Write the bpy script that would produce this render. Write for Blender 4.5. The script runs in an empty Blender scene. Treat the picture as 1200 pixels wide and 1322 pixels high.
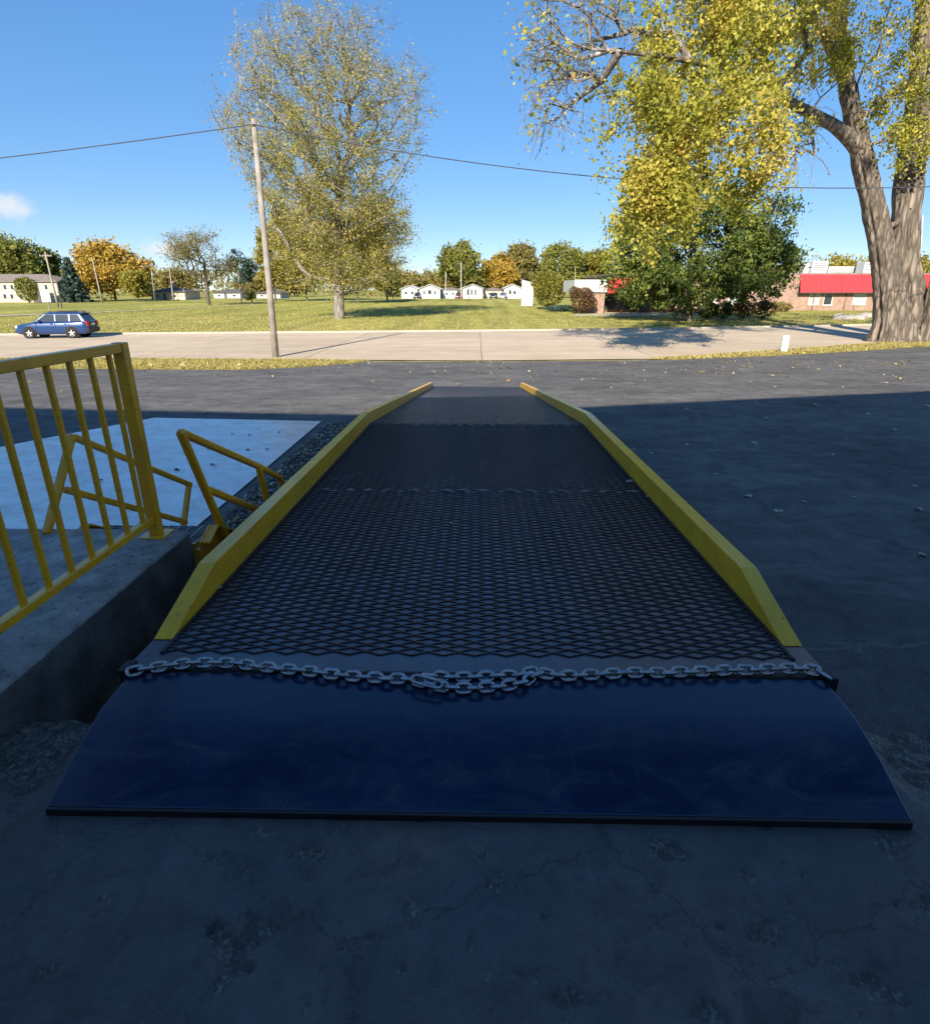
import bpy, bmesh, math, random
import numpy as np
from mathutils import Vector, Matrix

random.seed(7)
RNG = np.random.default_rng(7)
rad = math.radians
scene = bpy.context.scene
COL = scene.collection

# ------------------------------------------------------------------ camera
F_PX, PITCH, YAW, EYE = 768.0, rad(20.5), rad(1.1), 2.75
cam_d = bpy.data.cameras.new('camera')
cam_d.sensor_fit = 'HORIZONTAL'
cam_d.sensor_width = 36.0
cam_d.lens = F_PX / 1200 * 36.0
cam_d.clip_start = 0.05
cam_d.clip_end = 6000
cam = bpy.data.objects.new('camera', cam_d)
cam.location = (0, 0, EYE)
cam.rotation_euler = (rad(90) - PITCH, 0, YAW)
COL.objects.link(cam)
scene.camera = cam

# ------------------------------------------------------------------ light
SUN_EL, SUN_AZ = rad(30), rad(13.4)      # shadows run away from the dock, a little to the right
SUN_STRENGTH, SKY_STRENGTH = 2.9, 0.126
sun_d = bpy.data.lights.new('sun', 'SUN')
sun_d.energy = SUN_STRENGTH
sun_d.angle = rad(0.5)
sun_d.color = (1.0, 0.90, 0.76)
sun = bpy.data.objects.new('sun', sun_d)
to_ground = Vector((math.sin(SUN_AZ) * math.cos(SUN_EL), math.cos(SUN_AZ) * math.cos(SUN_EL), -math.sin(SUN_EL)))
sun.rotation_euler = to_ground.to_track_quat('-Z', 'Y').to_euler()
sun.location = (-20, -60, 60)
COL.objects.link(sun)

world = bpy.data.worlds.new('World')
scene.world = world
world.use_nodes = True
wn, wl = world.node_tree.nodes, world.node_tree.links
wn.clear()
w_out = wn.new('ShaderNodeOutputWorld')
w_bg = wn.new('ShaderNodeBackground')
w_bg.inputs['Strength'].default_value = SKY_STRENGTH
sky = wn.new('ShaderNodeTexSky')
sky.sky_type = 'NISHITA'
sky.sun_disc = False
sky.sun_elevation = SUN_EL
sky.sun_rotation = math.pi + SUN_AZ
sky.altitude = 3000
sky.air_density = 1.0
sky.dust_density = 0.0
sky.ozone_density = 4.0


def pix_ray(px, py):
    """direction of a photo pixel (1200 x 1322), for working out where things stand"""
    cy, sy = math.cos(YAW), math.sin(YAW)
    right = Vector((cy, sy, 0))
    fwd = Vector((-sy * math.cos(PITCH), cy * math.cos(PITCH), -math.sin(PITCH)))
    up = right.cross(fwd)
    return fwd + right * ((px - 600) / F_PX) - up * ((py - 661) / F_PX)


# small fair-weather clouds, fixed in sky direction
tc = wn.new('ShaderNodeTexCoord')
nrm = wn.new('ShaderNodeVectorMath'); nrm.operation = 'NORMALIZE'
wl.new(tc.outputs['Generated'], nrm.inputs[0])
cn = wn.new('ShaderNodeTexNoise')
cn.inputs['Scale'].default_value = 26; cn.inputs['Detail'].default_value = 7; cn.inputs['Roughness'].default_value = 0.62
wl.new(nrm.outputs[0], cn.inputs['Vector'])
total = None
for (px, py, sx, sz, amp) in ((6, 267, 0.055, 0.030, 1.15), (212, 324, 0.045, 0.026, 1.1), (205, 347, 0.07, 0.022, 0.9), (45, 300, 0.06, 0.016, .35), (-150, 300, 0.09, 0.03, 1.0),
                              (1420, 320, 0.10, 0.03, 1.0), (560, 352, 0.05, 0.008, 0.35)):
    d = pix_ray(px, py).normalized()
    sub = wn.new('ShaderNodeVectorMath'); sub.operation = 'SUBTRACT'
    wl.new(nrm.outputs[0], sub.inputs[0]); sub.inputs[1].default_value = d
    mul = wn.new('ShaderNodeVectorMath'); mul.operation = 'MULTIPLY'
    wl.new(sub.outputs[0], mul.inputs[0]); mul.inputs[1].default_value = (1 / sx, 1 / sx, 1 / sz)
    ln = wn.new('ShaderNodeVectorMath'); ln.operation = 'LENGTH'
    wl.new(mul.outputs[0], ln.inputs[0])
    mr = wn.new('ShaderNodeMapRange')
    mr.inputs['From Min'].default_value = 1.15; mr.inputs['From Max'].default_value = 0.0
    mr.inputs['To Min'].default_value = 0.0; mr.inputs['To Max'].default_value = amp
    wl.new(ln.outputs['Value'], mr.inputs['Value'])
    if total is None:
        total = mr.outputs[0]
    else:
        mx = wn.new('ShaderNodeMath'); mx.operation = 'MAXIMUM'
        wl.new(total, mx.inputs[0]); wl.new(mr.outputs[0], mx.inputs[1])
        total = mx.outputs[0]
dens = wn.new('ShaderNodeMath'); dens.operation = 'MULTIPLY_ADD'
wl.new(cn.outputs['Fac'], dens.inputs[0]); dens.inputs[1].default_value = 1.5; dens.inputs[2].default_value = -1.02
dsum = wn.new('ShaderNodeMath'); dsum.operation = 'ADD'
wl.new(dens.outputs[0], dsum.inputs[0]); wl.new(total, dsum.inputs[1])
cm = wn.new('ShaderNodeMapRange'); cm.interpolation_type = 'SMOOTHSTEP'
cm.inputs['From Min'].default_value = 0.2; cm.inputs['From Max'].default_value = 0.75
cm.inputs['To Max'].default_value = 0.82
wl.new(dsum.outputs[0], cm.inputs['Value'])
wmix = wn.new('ShaderNodeMix'); wmix.data_type = 'RGBA'
wl.new(cm.outputs[0], wmix.inputs[0])
hsv = wn.new('ShaderNodeHueSaturation')
hsv.inputs['Saturation'].default_value = 1.8
hsv.inputs['Hue'].default_value = 0.509
gmm = wn.new('ShaderNodeGamma'); gmm.inputs[1].default_value = 0.45
wl.new(sky.outputs[0], gmm.inputs[0]); wl.new(gmm.outputs[0], hsv.inputs['Color'])
wl.new(hsv.outputs[0], wmix.inputs[6])
wmix.inputs[7].default_value = (2.1, 2.15, 2.25, 1)
wl.new(wmix.outputs[2], w_bg.inputs['Color'])
wl.new(w_bg.outputs[0], w_out.inputs[0])

scene.view_settings.view_transform = 'Standard'
scene.view_settings.look = 'None'
scene.view_settings.exposure = 1.75
scene.view_settings.gamma = 1.0
scene.view_settings.use_curve_mapping = False
scene.render.engine = 'CYCLES'
scene.cycles.max_bounces = 6
scene.cycles.transparent_max_bounces = 4

# ------------------------------------------------------------------ places
CAM = Vector((0, 0, EYE))


def at_z(px, py, z):
    d = pix_ray(px, py); return CAM + d * ((z - EYE) / d.z)


def at_Y(px, py, Y):
    d = pix_ray(px, py); return CAM + d * (Y / d.y)


def at_X(px, py, X):
    d = pix_ray(px, py); return CAM + d * (X / d.x)


def sstep(a, b, x):
    t = np.clip((x - a) / (b - a), 0, 1); return t * t * (3 - 2 * t)


CUTS = [14 + i for i in range(17)] + [45 + i * 5 for i in range(32)]


def zt_exact(Y):
    return -0.4 * sstep(14, 30, Y) + 0.75 * sstep(45, 200, Y)


_cy = np.array([-100.0] + CUTS + [3000.0]); _cz = zt_exact(_cy)


def zt(Y):
    """height of the land: flat yard, falling to the street, rising gently beyond"""
    return float(np.interp(Y, _cy, _cz))


def ground(px, py):
    z = 0.0
    for i in range(50):
        p = at_z(px, py, z); z += .5 * (zt(p.y) - z)
    return p


# ------------------------------------------------------------------ materials
MATS = {}


def new_mat(name):
    m = bpy.data.materials.new(name); m.use_nodes = True
    nt = m.node_tree; nt.nodes.clear()
    out = nt.nodes.new('ShaderNodeOutputMaterial')
    b = nt.nodes.new('ShaderNodeBsdfPrincipled')
    nt.links.new(b.outputs[0], out.inputs[0])
    MATS[name] = m
    return m, nt, b, out


def noise(nt, scale, detail=4, rough=.6, vec=None, dist=0):
    n = nt.nodes.new('ShaderNodeTexNoise')
    n.inputs['Scale'].default_value = scale; n.inputs['Detail'].default_value = detail
    n.inputs['Roughness'].default_value = rough; n.inputs['Distortion'].default_value = dist
    if vec is not None: nt.links.new(vec, n.inputs['Vector'])
    return n


def ramp(nt, fac, stops):
    r = nt.nodes.new('ShaderNodeValToRGB')
    els = r.color_ramp.elements
    while len(els) < len(stops): els.new(0.5)
    for e, (p, c) in zip(els, stops):
        e.position = p
        e.color = (c[0], c[1], c[2], 1) if hasattr(c, '__len__') else (c, c, c, 1)
    nt.links.new(fac, r.inputs[0])
    return r


def mixc(nt, fac, a, b, mode='MIX'):
    m = nt.nodes.new('ShaderNodeMix'); m.data_type = 'RGBA'; m.blend_type = mode
    for sock, v in ((m.inputs[0], fac), (m.inputs[6], a), (m.inputs[7], b)):
        if isinstance(v, (int, float)): sock.default_value = v
        elif isinstance(v, (tuple, list)): sock.default_value = (v[0], v[1], v[2], 1)
        else: nt.links.new(v, sock)
    return m.outputs[2]


def wpos(nt, scale=(1, 1, 1)):
    """position of the thing's own surface in the place (metres)"""
    g = nt.nodes.new('ShaderNodeNewGeometry')
    mp = nt.nodes.new('ShaderNodeMapping'); mp.inputs['Scale'].default_value = scale
    nt.links.new(g.outputs['Position'], mp.inputs['Vector'])
    return mp.outputs[0]


def bump(nt, b, h, strength=.3, dist=.01):
    n = nt.nodes.new('ShaderNodeBump'); n.inputs['Strength'].default_value = strength; n.inputs['Distance'].default_value = dist
    nt.links.new(h, n.inputs['Height']); nt.links.new(n.outputs[0], b.inputs['Normal'])


def plain(name, c, rough=.6, metal=0, var=.25, scale=6, bmp=0, spec=.5):
    """a surface of one colour with mottling"""
    m, nt, b, out = new_mat(name)
    v = wpos(nt)
    n = noise(nt, scale, 5, .62, v)
    lo = tuple(x * (1 - var) for x in c); hi = tuple(min(1, x * (1 + var)) for x in c)
    r = ramp(nt, n.outputs['Fac'], [(.3, lo), (.7, hi)])
    nt.links.new(r.outputs[0], b.inputs['Base Color'])
    b.inputs['Roughness'].default_value = rough; b.inputs['Metallic'].default_value = metal
    b.inputs['Specular IOR Level'].default_value = spec
    if bmp:
        n2 = noise(nt, scale * 8, 4, .6, v); bump(nt, b, n2.outputs['Fac'], bmp, .01)
    return m


def leafmat(name, stops, transl=.35, rough=.55):
    m, nt, b, out = new_mat(name)
    a = nt.nodes.new('ShaderNodeAttribute'); a.attribute_name = 'rnd'
    r = ramp(nt, a.outputs['Fac'], stops)
    nt.links.new(r.outputs[0], b.inputs['Base Color'])
    b.inputs['Roughness'].default_value = rough
    b.inputs['Specular IOR Level'].default_value = .3
    t = nt.nodes.new('ShaderNodeBsdfTranslucent')
    nt.links.new(r.outputs[0], t.inputs['Color'])
    mx = nt.nodes.new('ShaderNodeMixShader'); mx.inputs[0].default_value = transl
    nt.links.new(b.outputs[0], mx.inputs[1]); nt.links.new(t.outputs[0], mx.inputs[2])
    nt.links.new(mx.outputs[0], out.inputs[0])
    return m


def barkmat(name, dark, light, sc=3.0):
    m, nt, b, out = new_mat(name)
    v = wpos(nt, (1, 1, .16))
    n = noise(nt, sc * 3, 6, .7, v, .6)
    w = nt.nodes.new('ShaderNodeTexVoronoi'); w.feature = 'DISTANCE_TO_EDGE'; w.inputs['Scale'].default_value = sc * 2.2
    dv = nt.nodes.new('ShaderNodeVectorMath'); dv.operation = 'MULTIPLY_ADD'
    nt.links.new(n.outputs['Color'], dv.inputs[0]); dv.inputs[1].default_value = (.16, .16, .16); nt.links.new(v, dv.inputs[2])
    nt.links.new(dv.outputs[0], w.inputs['Vector'])
    rg = ramp(nt, w.outputs['Distance'], [(0.0, 0.0), (.30, 1.0)])
    r = ramp(nt, n.outputs['Fac'], [(.3, dark), (.68, light)])
    c = mixc(nt, rg.outputs[0], tuple(x * .6 for x in dark), r.outputs[0])
    nt.links.new(c, b.inputs['Base Color'])
    b.inputs['Roughness'].default_value = .9
    b.inputs['Specular IOR Level'].default_value = .2
    bump(nt, b, rg.outputs[0], .8, .06)
    return m


def make_surface_materials():
    # ---- asphalt of the yard
    m, nt, b, out = new_mat('asphalt')
    v = wpos(nt)
    big = noise(nt, .35, 5, .6, v); mid = noise(nt, 2.2, 7, .7, v, .8); fine = noise(nt, 90, 4, .75, v)
    vs = wpos(nt, (.5, 1.6, 1)); streak = noise(nt, 1.0, 7, .7, vs, 1.0)
    c1 = ramp(nt, big.outputs['Fac'], [(.3, (.095, .092, .088)), (.7, (.155, .149, .142))])
    c2 = ramp(nt, mid.outputs['Fac'], [(.3, .55), (.72, 1.25)])
    c = mixc(nt, 1.0, c1.outputs[0], c2.outputs[0], 'MULTIPLY')
    st = ramp(nt, streak.outputs['Fac'], [(.50, 0.0), (.70, .5)])
    c = mixc(nt, st.outputs[0], c, (.23, .22, .205))
    c3 = ramp(nt, fine.outputs['Fac'], [(.32, .55), (.68, 1.45)])
    c = mixc(nt, 1.0, c, c3.outputs[0], 'MULTIPLY')
    # hairline cracks
    vo = nt.nodes.new('ShaderNodeTexVoronoi'); vo.feature = 'DISTANCE_TO_EDGE'; vo.inputs['Scale'].default_value = .16
    dv = nt.nodes.new('ShaderNodeVectorMath'); dv.operation = 'MULTIPLY_ADD'
    nt.links.new(mid.outputs['Color'], dv.inputs[0]); dv.inputs[1].default_value = (.5, .5, 0); nt.links.new(v, dv.inputs[2])
    nt.links.new(dv.outputs[0], vo.inputs['Vector'])
    cr = ramp(nt, vo.outputs['Distance'], [(.0, .7), (.0022, 0.0)])
    c = mixc(nt, cr.outputs[0], c, (.19, .18, .165))
    nt.links.new(c, b.inputs['Base Color'])
    b.inputs['Roughness'].default_value = .85; b.inputs['Specular IOR Level'].default_value = .18
    bump(nt, b, fine.outputs['Fac'], .35, .006)

    plain('scuffed_asphalt', (.20, .195, .185), .9, 0, .4, 20, 0, .15)
    # ---- concrete of street slabs
    m, nt, b, out = new_mat('street_concrete')
    v = wpos(nt)
    big = noise(nt, .5, 6, .65, v); fine = noise(nt, 30, 4, .7, v)
    oi = nt.nodes.new('ShaderNodeObjectInfo')
    vt = wpos(nt, (.1, 1.2, 1)); tr = noise(nt, 1.0, 4, .6, vt)
    c1 = ramp(nt, big.outputs['Fac'], [(.3, (.47, .375, .265)), (.7, (.57, .465, .34))])
    c2 = ramp(nt, fine.outputs['Fac'], [(.3, .88), (.7, 1.08)])
    c3 = ramp(nt, oi.outputs['Random'], [(0, .93), (1, 1.05)])
    c4 = ramp(nt, tr.outputs['Fac'], [(.35, .9), (.65, 1.04)])
    c = mixc(nt, 1, c1.outputs[0], c2.outputs[0], 'MULTIPLY'); c = mixc(nt, 1, c, c3.outputs[0], 'MULTIPLY'); c = mixc(nt, 1, c, c4.outputs[0], 'MULTIPLY')
    nt.links.new(c, b.inputs['Base Color']); b.inputs['Roughness'].default_value = .9; b.inputs['Specular IOR Level'].default_value = .2
    bump(nt, b, fine.outputs['Fac'], .2, .01)

    # ---- pale concrete of the pad by the ramp
    m, nt, b, out = new_mat('pad_concrete')
    v = wpos(nt)
    big = noise(nt, 1.1, 6, .65, v, .3); fine = noise(nt, 60, 4, .7, v); vs = wpos(nt, (.3, 4, 1)); sw = noise(nt, 1.2, 5, .6, vs)
    c1 = ramp(nt, big.outputs['Fac'], [(.3, (.72, .71, .69)), (.7, (.86, .85, .83))])
    c2 = ramp(nt, sw.outputs['Fac'], [(.3, .88), (.7, 1.08)])
    c3 = ramp(nt, fine.outputs['Fac'], [(.3, .9), (.7, 1.06)])
    c = mixc(nt, 1, c1.outputs[0], c2.outputs[0], 'MULTIPLY'); c = mixc(nt, 1, c, c3.outputs[0], 'MULTIPLY')
    stn = noise(nt, 2.7, 7, .72, v, .8); st2 = ramp(nt, stn.outputs['Fac'], [(.46, 0.0), (.70, .7)]); c = mixc(nt, st2.outputs[0], c, (.30, .285, .26))
    nt.links.new(c, b.inputs['Base Color']); b.inputs['Roughness'].default_value = .30; b.inputs['Specular IOR Level'].default_value = .8
    bump(nt, b, fine.outputs['Fac'], .15, .004)

    # ---- landing / dock walls
    m, nt, b, out = new_mat('dock_concrete')
    v = wpos(nt)
    big = noise(nt, 2.2, 7, .68, v, .4); fine = noise(nt, 120, 4, .7, v); pit = noise(nt, 28, 3, .5, v)
    vs = wpos(nt, (5, 5, .6)); sw = noise(nt, 1.4, 5, .65, vs)
    c1 = ramp(nt, big.outputs['Fac'], [(.28, (.24, .23, .22)), (.5, (.36, .35, .335)), (.74, (.48, .465, .445))])
    c2 = ramp(nt, sw.outputs['Fac'], [(.35, .62), (.62, 1.1)])
    c3 = ramp(nt, fine.outputs['Fac'], [(.3, .78), (.7, 1.18)])
    c4 = ramp(nt, pit.outputs['Fac'], [(.30, .45), (.38, 1.0)])
    c = c1.outputs[0]
    for q in (c2, c3, c4): c = mixc(nt, 1, c, q.outputs[0], 'MULTIPLY')
    nt.links.new(c, b.inputs['Base Color']); b.inputs['Roughness'].default_value = .85; b.inputs['Specular IOR Level'].default_value = .3
    h = mixc(nt, .5, fine.outputs['Fac'], pit.outputs['Fac']); bump(nt, b, h, .5, .012)

    plain('dark_concrete', (.115, .112, .108), .85, 0, .55, 4, .5, .25)
    # ---- worn dock floor
    m, nt, b, out = new_mat('dock_floor')
    v = wpos(nt)
    big = noise(nt, 1.6, 7, .65, v, .6); mid = noise(nt, 9, 6, .7, v, .3); fine = noise(nt, 210, 4, .7, v)
    tint = noise(nt, 2.3, 4, .6, v)
    vs = wpos(nt, (26, 1.6, 1)); sw = noise(nt, 1.2, 6, .7, vs, .4)
    c1 = ramp(nt, big.outputs['Fac'], [(.3, (.075, .068, .066)), (.72, (.135, .123, .116))])
    ct = ramp(nt, tint.outputs['Fac'], [(.35, (.86, 1.0, 1.08)), (.65, (1.1, .98, .98))])
    c2 = ramp(nt, mid.outputs['Fac'], [(.3, .66), (.72, 1.2)])
    c3 = ramp(nt, fine.outputs['Fac'], [(.3, .7), (.7, 1.28)])
    c = c1.outputs[0]
    for q in (ct, c2, c3): c = mixc(nt, 1, c, q.outputs[0], 'MULTIPLY')
    ss = ramp(nt, sw.outputs['Fac'], [(.62, 0), (.75, .35)]); c = mixc(nt, ss.outputs[0], c, (.26, .25, .24))
    vo = nt.nodes.new('ShaderNodeTexVoronoi'); vo.feature = 'DISTANCE_TO_EDGE'; vo.inputs['Scale'].default_value = 1.15
    dv = nt.nodes.new('ShaderNodeVectorMath'); dv.operation = 'MULTIPLY_ADD'; nt.links.new(mid.outputs['Color'], dv.inputs[0]); dv.inputs[1].default_value = (.22, .22, 0); nt.links.new(v, dv.inputs[2]); nt.links.new(dv.outputs[0], vo.inputs['Vector'])
    ck = ramp(nt, vo.outputs['Distance'], [(0, .85), (.005, 0)]); c = mixc(nt, ck.outputs[0], c, (.02, .02, .02))
    gt = noise(nt, 330, 2, .5, v); gq2 = ramp(nt, gt.outputs['Fac'], [(.70, 0), (.78, .7)]); c = mixc(nt, gq2.outputs[0], c, (.40, .38, .35))
    sn = noise(nt, 4.5, 8, .78, v, 1.5); sq = ramp(nt, sn.outputs['Fac'], [(.50, 0), (.66, .6)]); c = mixc(nt, sq.outputs[0], c, (.035, .032, .032))
    at = nt.nodes.new('ShaderNodeAttribute'); at.attribute_name = 'chip'
    agg = nt.nodes.new('ShaderNodeTexVoronoi'); agg.inputs['Scale'].default_value = 95; nt.links.new(v, agg.inputs['Vector'])
    ca = ramp(nt, agg.outputs['Color'], [(.1, (.035, .032, .029)), (.6, (.085, .078, .07)), (.95, (.20, .185, .165))])
    c = mixc(nt, at.outputs['Fac'], c, ca.outputs[0])
    nt.links.new(c, b.inputs['Base Color'])
    rr = ramp(nt, mid.outputs['Fac'], [(.3, .48), (.7, .75)]); nt.links.new(rr.outputs[0], b.inputs['Roughness'])
    b.inputs['Specular IOR Level'].default_value = .4
    h = mixc(nt, .35, mid.outputs['Fac'], fine.outputs['Fac']); bump(nt, b, h, .6, .008)

    # ---- lawn
    m, nt, b, out = new_mat('lawn')
    v = wpos(nt)
    big = noise(nt, .05, 6, .62, v, .5); mid = noise(nt, .5, 6, .7, v); fine = noise(nt, 6, 5, .75, v)
    vs = wpos(nt, (1, .05, 1)); mow = noise(nt, .55, 3, .5, vs)
    vy = wpos(nt, (.05, 1, 1)); row = noise(nt, .8, 4, .6, vy)
    c1 = ramp(nt, big.outputs['Fac'], [(.3, (.26, .265, .06)), (.55, (.35, .33, .09)), (.75, (.45, .38, .14))])
    c2 = ramp(nt, mid.outputs['Fac'], [(.3, .68), (.7, 1.25)]); c3 = ramp(nt, fine.outputs['Fac'], [(.3, .62), (.7, 1.35)])
    c4 = ramp(nt, mow.outputs['Fac'], [(.4, .78), (.6, 1.15)]); c5 = ramp(nt, row.outputs['Fac'], [(.35, .85), (.65, 1.15)])
    c = c1.outputs[0]
    for q in (c2, c3, c4, c5): c = mixc(nt, 1, c, q.outputs[0], 'MULTIPLY')
    # dry thatch close to the street
    sp = nt.nodes.new('ShaderNodeSeparateXYZ'); g = nt.nodes.new('ShaderNodeNewGeometry'); nt.links.new(g.outputs['Position'], sp.inputs[0])
    mr = nt.nodes.new('ShaderNodeMapRange'); mr.inputs['From Min'].default_value = 85; mr.inputs['From Max'].default_value = 48; mr.inputs['To Max'].default_value = .62
    nt.links.new(sp.outputs['Y'], mr.inputs['Value'])
    mm = nt.nodes.new('ShaderNodeMath'); mm.operation = 'MULTIPLY'
    dr = ramp(nt, mid.outputs['Fac'], [(.35, .2), (.65, 1.0)]); nt.links.new(mr.outputs[0], mm.inputs[0]); nt.links.new(dr.outputs[0], mm.inputs[1])
    dry = mixc(nt, 1, (.50, .39, .155), c3.outputs[0], 'MULTIPLY')
    c = mixc(nt, mm.outputs[0], c, dry)
    nt.links.new(c, b.inputs['Base Color']); b.inputs['Roughness'].default_value = .95; b.inputs['Specular IOR Level'].default_value = .1
    bump(nt, b, fine.outputs['Fac'], 1.0, .12)

    # ---- verge earth under the blades
    plain('verge_soil', (.30, .25, .11), .95, 0, .35, 5, .6, .1)
    plain('joint_filler', (.10, .09, .075), .9, 0, .3, 3, 0, .1)
    plain('kerb_concrete', (.44, .38, .30), .85, 0, .15, 2, .2, .2)
    plain('side_path', (.46, .40, .32), .85, 0, .12, 1, .2, .2)

    # ---- yellow paint, worn
    for nm, base, wear in (('yellow_paint', (1.0, .50, .010), .57), ('yellow_rail_paint', (.98, .455, .010), .57)):
        m, nt, b, out = new_mat(nm)
        v = wpos(nt)
        n1 = noise(nt, 3.5, 6, .7, v); n2 = noise(nt, 26, 7, .75, v, .5); n3 = noise(nt, 160, 3, .6, v)
        c1 = ramp(nt, n1.outputs['Fac'], [(.3, tuple(x * .82 for x in base)), (.7, tuple(min(1, x * 1.1) for x in base))])
        rst = ramp(nt, n2.outputs['Fac'], [(wear + .05, 0.0), (wear + .10, 1.0)])
        c2 = ramp(nt, n3.outputs['Fac'], [(.3, .9), (.7, 1.06)])
        c = mixc(nt, 1, c1.outputs[0], c2.outputs[0], 'MULTIPLY')
        c = mixc(nt, rst.outputs[0], c, (.07, .03, .015))
        nt.links.new(c, b.inputs['Base Color'])
        b.inputs['Roughness'].default_value = .38; b.inputs['Specular IOR Level'].default_value = .5
        b.inputs['Coat Weight'].default_value = .35; b.inputs['Coat Roughness'].default_value = .2
        gr = noise(nt, 9, 6, .7, wpos(nt, (3, .5, 6)), .3); gg = ramp(nt, gr.outputs['Fac'], [(.52, 0.0), (.72, .4)])
        c = mixc(nt, gg.outputs[0], c, (.20, .13, .05)); nt.links.new(c, b.inputs['Base Color'])
        bump(nt, b, n2.outputs['Fac'], .15, .004)

    # ---- black gloss steel of lip and deck
    m, nt, b, out = new_mat('black_plate')
    v = wpos(nt)
    n1 = noise(nt, 2.2, 5, .6, v); n2 = noise(nt, 55, 5, .7, v)
    vs = wpos(nt, (60, 2.0, 1)); sc = noise(nt, 1, 5, .7, vs)
    c1 = ramp(nt, n1.outputs['Fac'], [(.3, (.0035, .015, .050)), (.7, (.007, .023, .068))])
    ss = ramp(nt, sc.outputs['Fac'], [(.60, 0), (.78, .30)]); c = mixc(nt, ss.outputs[0], c1.outputs[0], (.10, .11, .13))
    dn = noise(nt, 3.2, 8, .75, wpos(nt, (1, 2.2, 1)), 1.2); dd = ramp(nt, dn.outputs['Fac'], [(.50, 0.0), (.78, .5)]); c = mixc(nt, dd.outputs[0], c, (.055, .055, .06))
    tk = noise(nt, 240, 2, .5, v); tt = ramp(nt, tk.outputs['Fac'], [(.68, 0.0), (.76, .5)]); c = mixc(nt, tt.outputs[0], c, (.14, .14, .15))
    nt.links.new(c, b.inputs['Base Color'])
    rr = ramp(nt, dn.outputs['Fac'], [(.3, .13), (.7, .30)]); nt.links.new(rr.outputs[0], b.inputs['Roughness'])
    b.inputs['Specular IOR Level'].default_value = .75
    bump(nt, b, n2.outputs['Fac'], .05, .003)
    m = plain('black_deck', (.075, .070, .092), .27, 0, .35, 3, .1, .6)
    m = plain('black_mesh', (.015, .016, .022), .27, 0, .4, 9, .15, .7)
    m = plain('black_edge', (.012, .012, .014), .5, 0, .3, 6, 0, .4)
    m = plain('chain_steel', (.40, .42, .45), .18, 1.0, .35, 60, .1)
    m = plain('grey_steel', (.33, .34, .35), .45, .7, .3, 8, .1)
    plain('dark_roof', (.30, .30, .31), .9, 0, .2, 2, 0, .1)
    plain('dock_wall_paint', (.72, .71, .68), .9, 0, .1, 2, 0, .1)
    plain('dark_wall', (.10, .10, .105), .9, 0, .2, 2, 0, .1)
    plain('pole_wood', (.30, .27, .23), .9, 0, .3, 2, .5, .1)
    plain('wire', (.05, .055, .07), .6, 0, .1, 2)
    plain('white_paint', (.64, .63, .60), .6, 0, .05, 2, 0, .3)
    plain('white_siding', (.47, .465, .45), .7, 0, .06, .6, 0, .2)
    plain('grey_siding', (.46, .49, .52), .7, 0, .06, .6, 0, .2); plain('cream_siding', (.58, .53, .43), .7, 0, .06, .6, 0, .2)
    plain('beige_siding', (.46, .42, .35), .7, 0, .08, .6, 0, .2)
    plain('grey_shingle', (.22, .19, .17), .9, 0, .25, 1.5, .3, .1)
    plain('dark_shingle', (.12, .11, .105), .9, 0, .25, 1.5, .3, .1)
    plain('red_metal', (.62, .035, .04), .45, 0, .1, 1.5, 0, .4)
    plain('brown_wall', (.16, .08, .05), .85, 0, .2, 1)
    m, nt, b, out = new_mat('window_glass'); b.inputs['Base Color'].default_value = (.03, .04, .05, 1); b.inputs['Roughness'].default_value = .08
    b.inputs['Specular IOR Level'].default_value = .8
    plain('blind_glass', (.42, .44, .42), .3, 0, .2, 3)
    # brick
    m, nt, b, out = new_mat('brick_wall')
    tcx = nt.nodes.new('ShaderNodeNewGeometry'); sp = nt.nodes.new('ShaderNodeSeparateXYZ'); nt.links.new(tcx.outputs['Position'], sp.inputs[0])
    ad = nt.nodes.new('ShaderNodeMath'); ad.operation = 'ADD'; nt.links.new(sp.outputs['X'], ad.inputs[0]); nt.links.new(sp.outputs['Y'], ad.inputs[1])
    cb = nt.nodes.new('ShaderNodeCombineXYZ'); nt.links.new(ad.outputs[0], cb.inputs[0]); nt.links.new(sp.outputs['Z'], cb.inputs[1])
    bt = nt.nodes.new('ShaderNodeTexBrick'); nt.links.new(cb.outputs[0], bt.inputs['Vector'])
    bt.inputs['Scale'].default_value = 2.2; bt.inputs['Color1'].default_value = (.25, .135, .09, 1); bt.inputs['Color2'].default_value = (.35, .22, .16, 1)
    bt.inputs['Mortar'].default_value = (.36, .31, .27, 1); bt.inputs['Mortar Size'].default_value = .02; bt.inputs['Brick Width'].default_value = .6
    bt.inputs['Row Height'].default_value = .2
    n = noise(nt, 1.2, 5, .6, tcx.outputs['Position']); r = ramp(nt, n.outputs['Fac'], [(.3, .8), (.7, 1.15)])
    nt.links.new(mixc(nt, 1, bt.outputs[0], r.outputs[0], 'MULTIPLY'), b.inputs['Base Color']); b.inputs['Roughness'].default_value = .9
    # car
    for nm, c in (('car_blue', (.010, .045, .15)), ('car_black', (.012, .013, .016)), ('car_maroon', (.16, .02, .025)), ('car_silver', (.35, .36, .38))):
        m, nt, b, out = new_mat(nm); b.inputs['Base Color'].default_value = (*c, 1); b.inputs['Roughness'].default_value = .28
        b.inputs['Metallic'].default_value = .15; b.inputs['Coat Weight'].default_value = .7; b.inputs['Coat Roughness'].default_value = .06
    plain('tyre', (.02, .02, .021), .85, 0, .2, 8)
    plain('alloy', (.62, .62, .63), .35, .5, .1, 8)
    m, nt, b, out = new_mat('tail_lamp'); b.inputs['Base Color'].default_value = (.45, .012, .015, 1); b.inputs['Roughness'].default_value = .15
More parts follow.
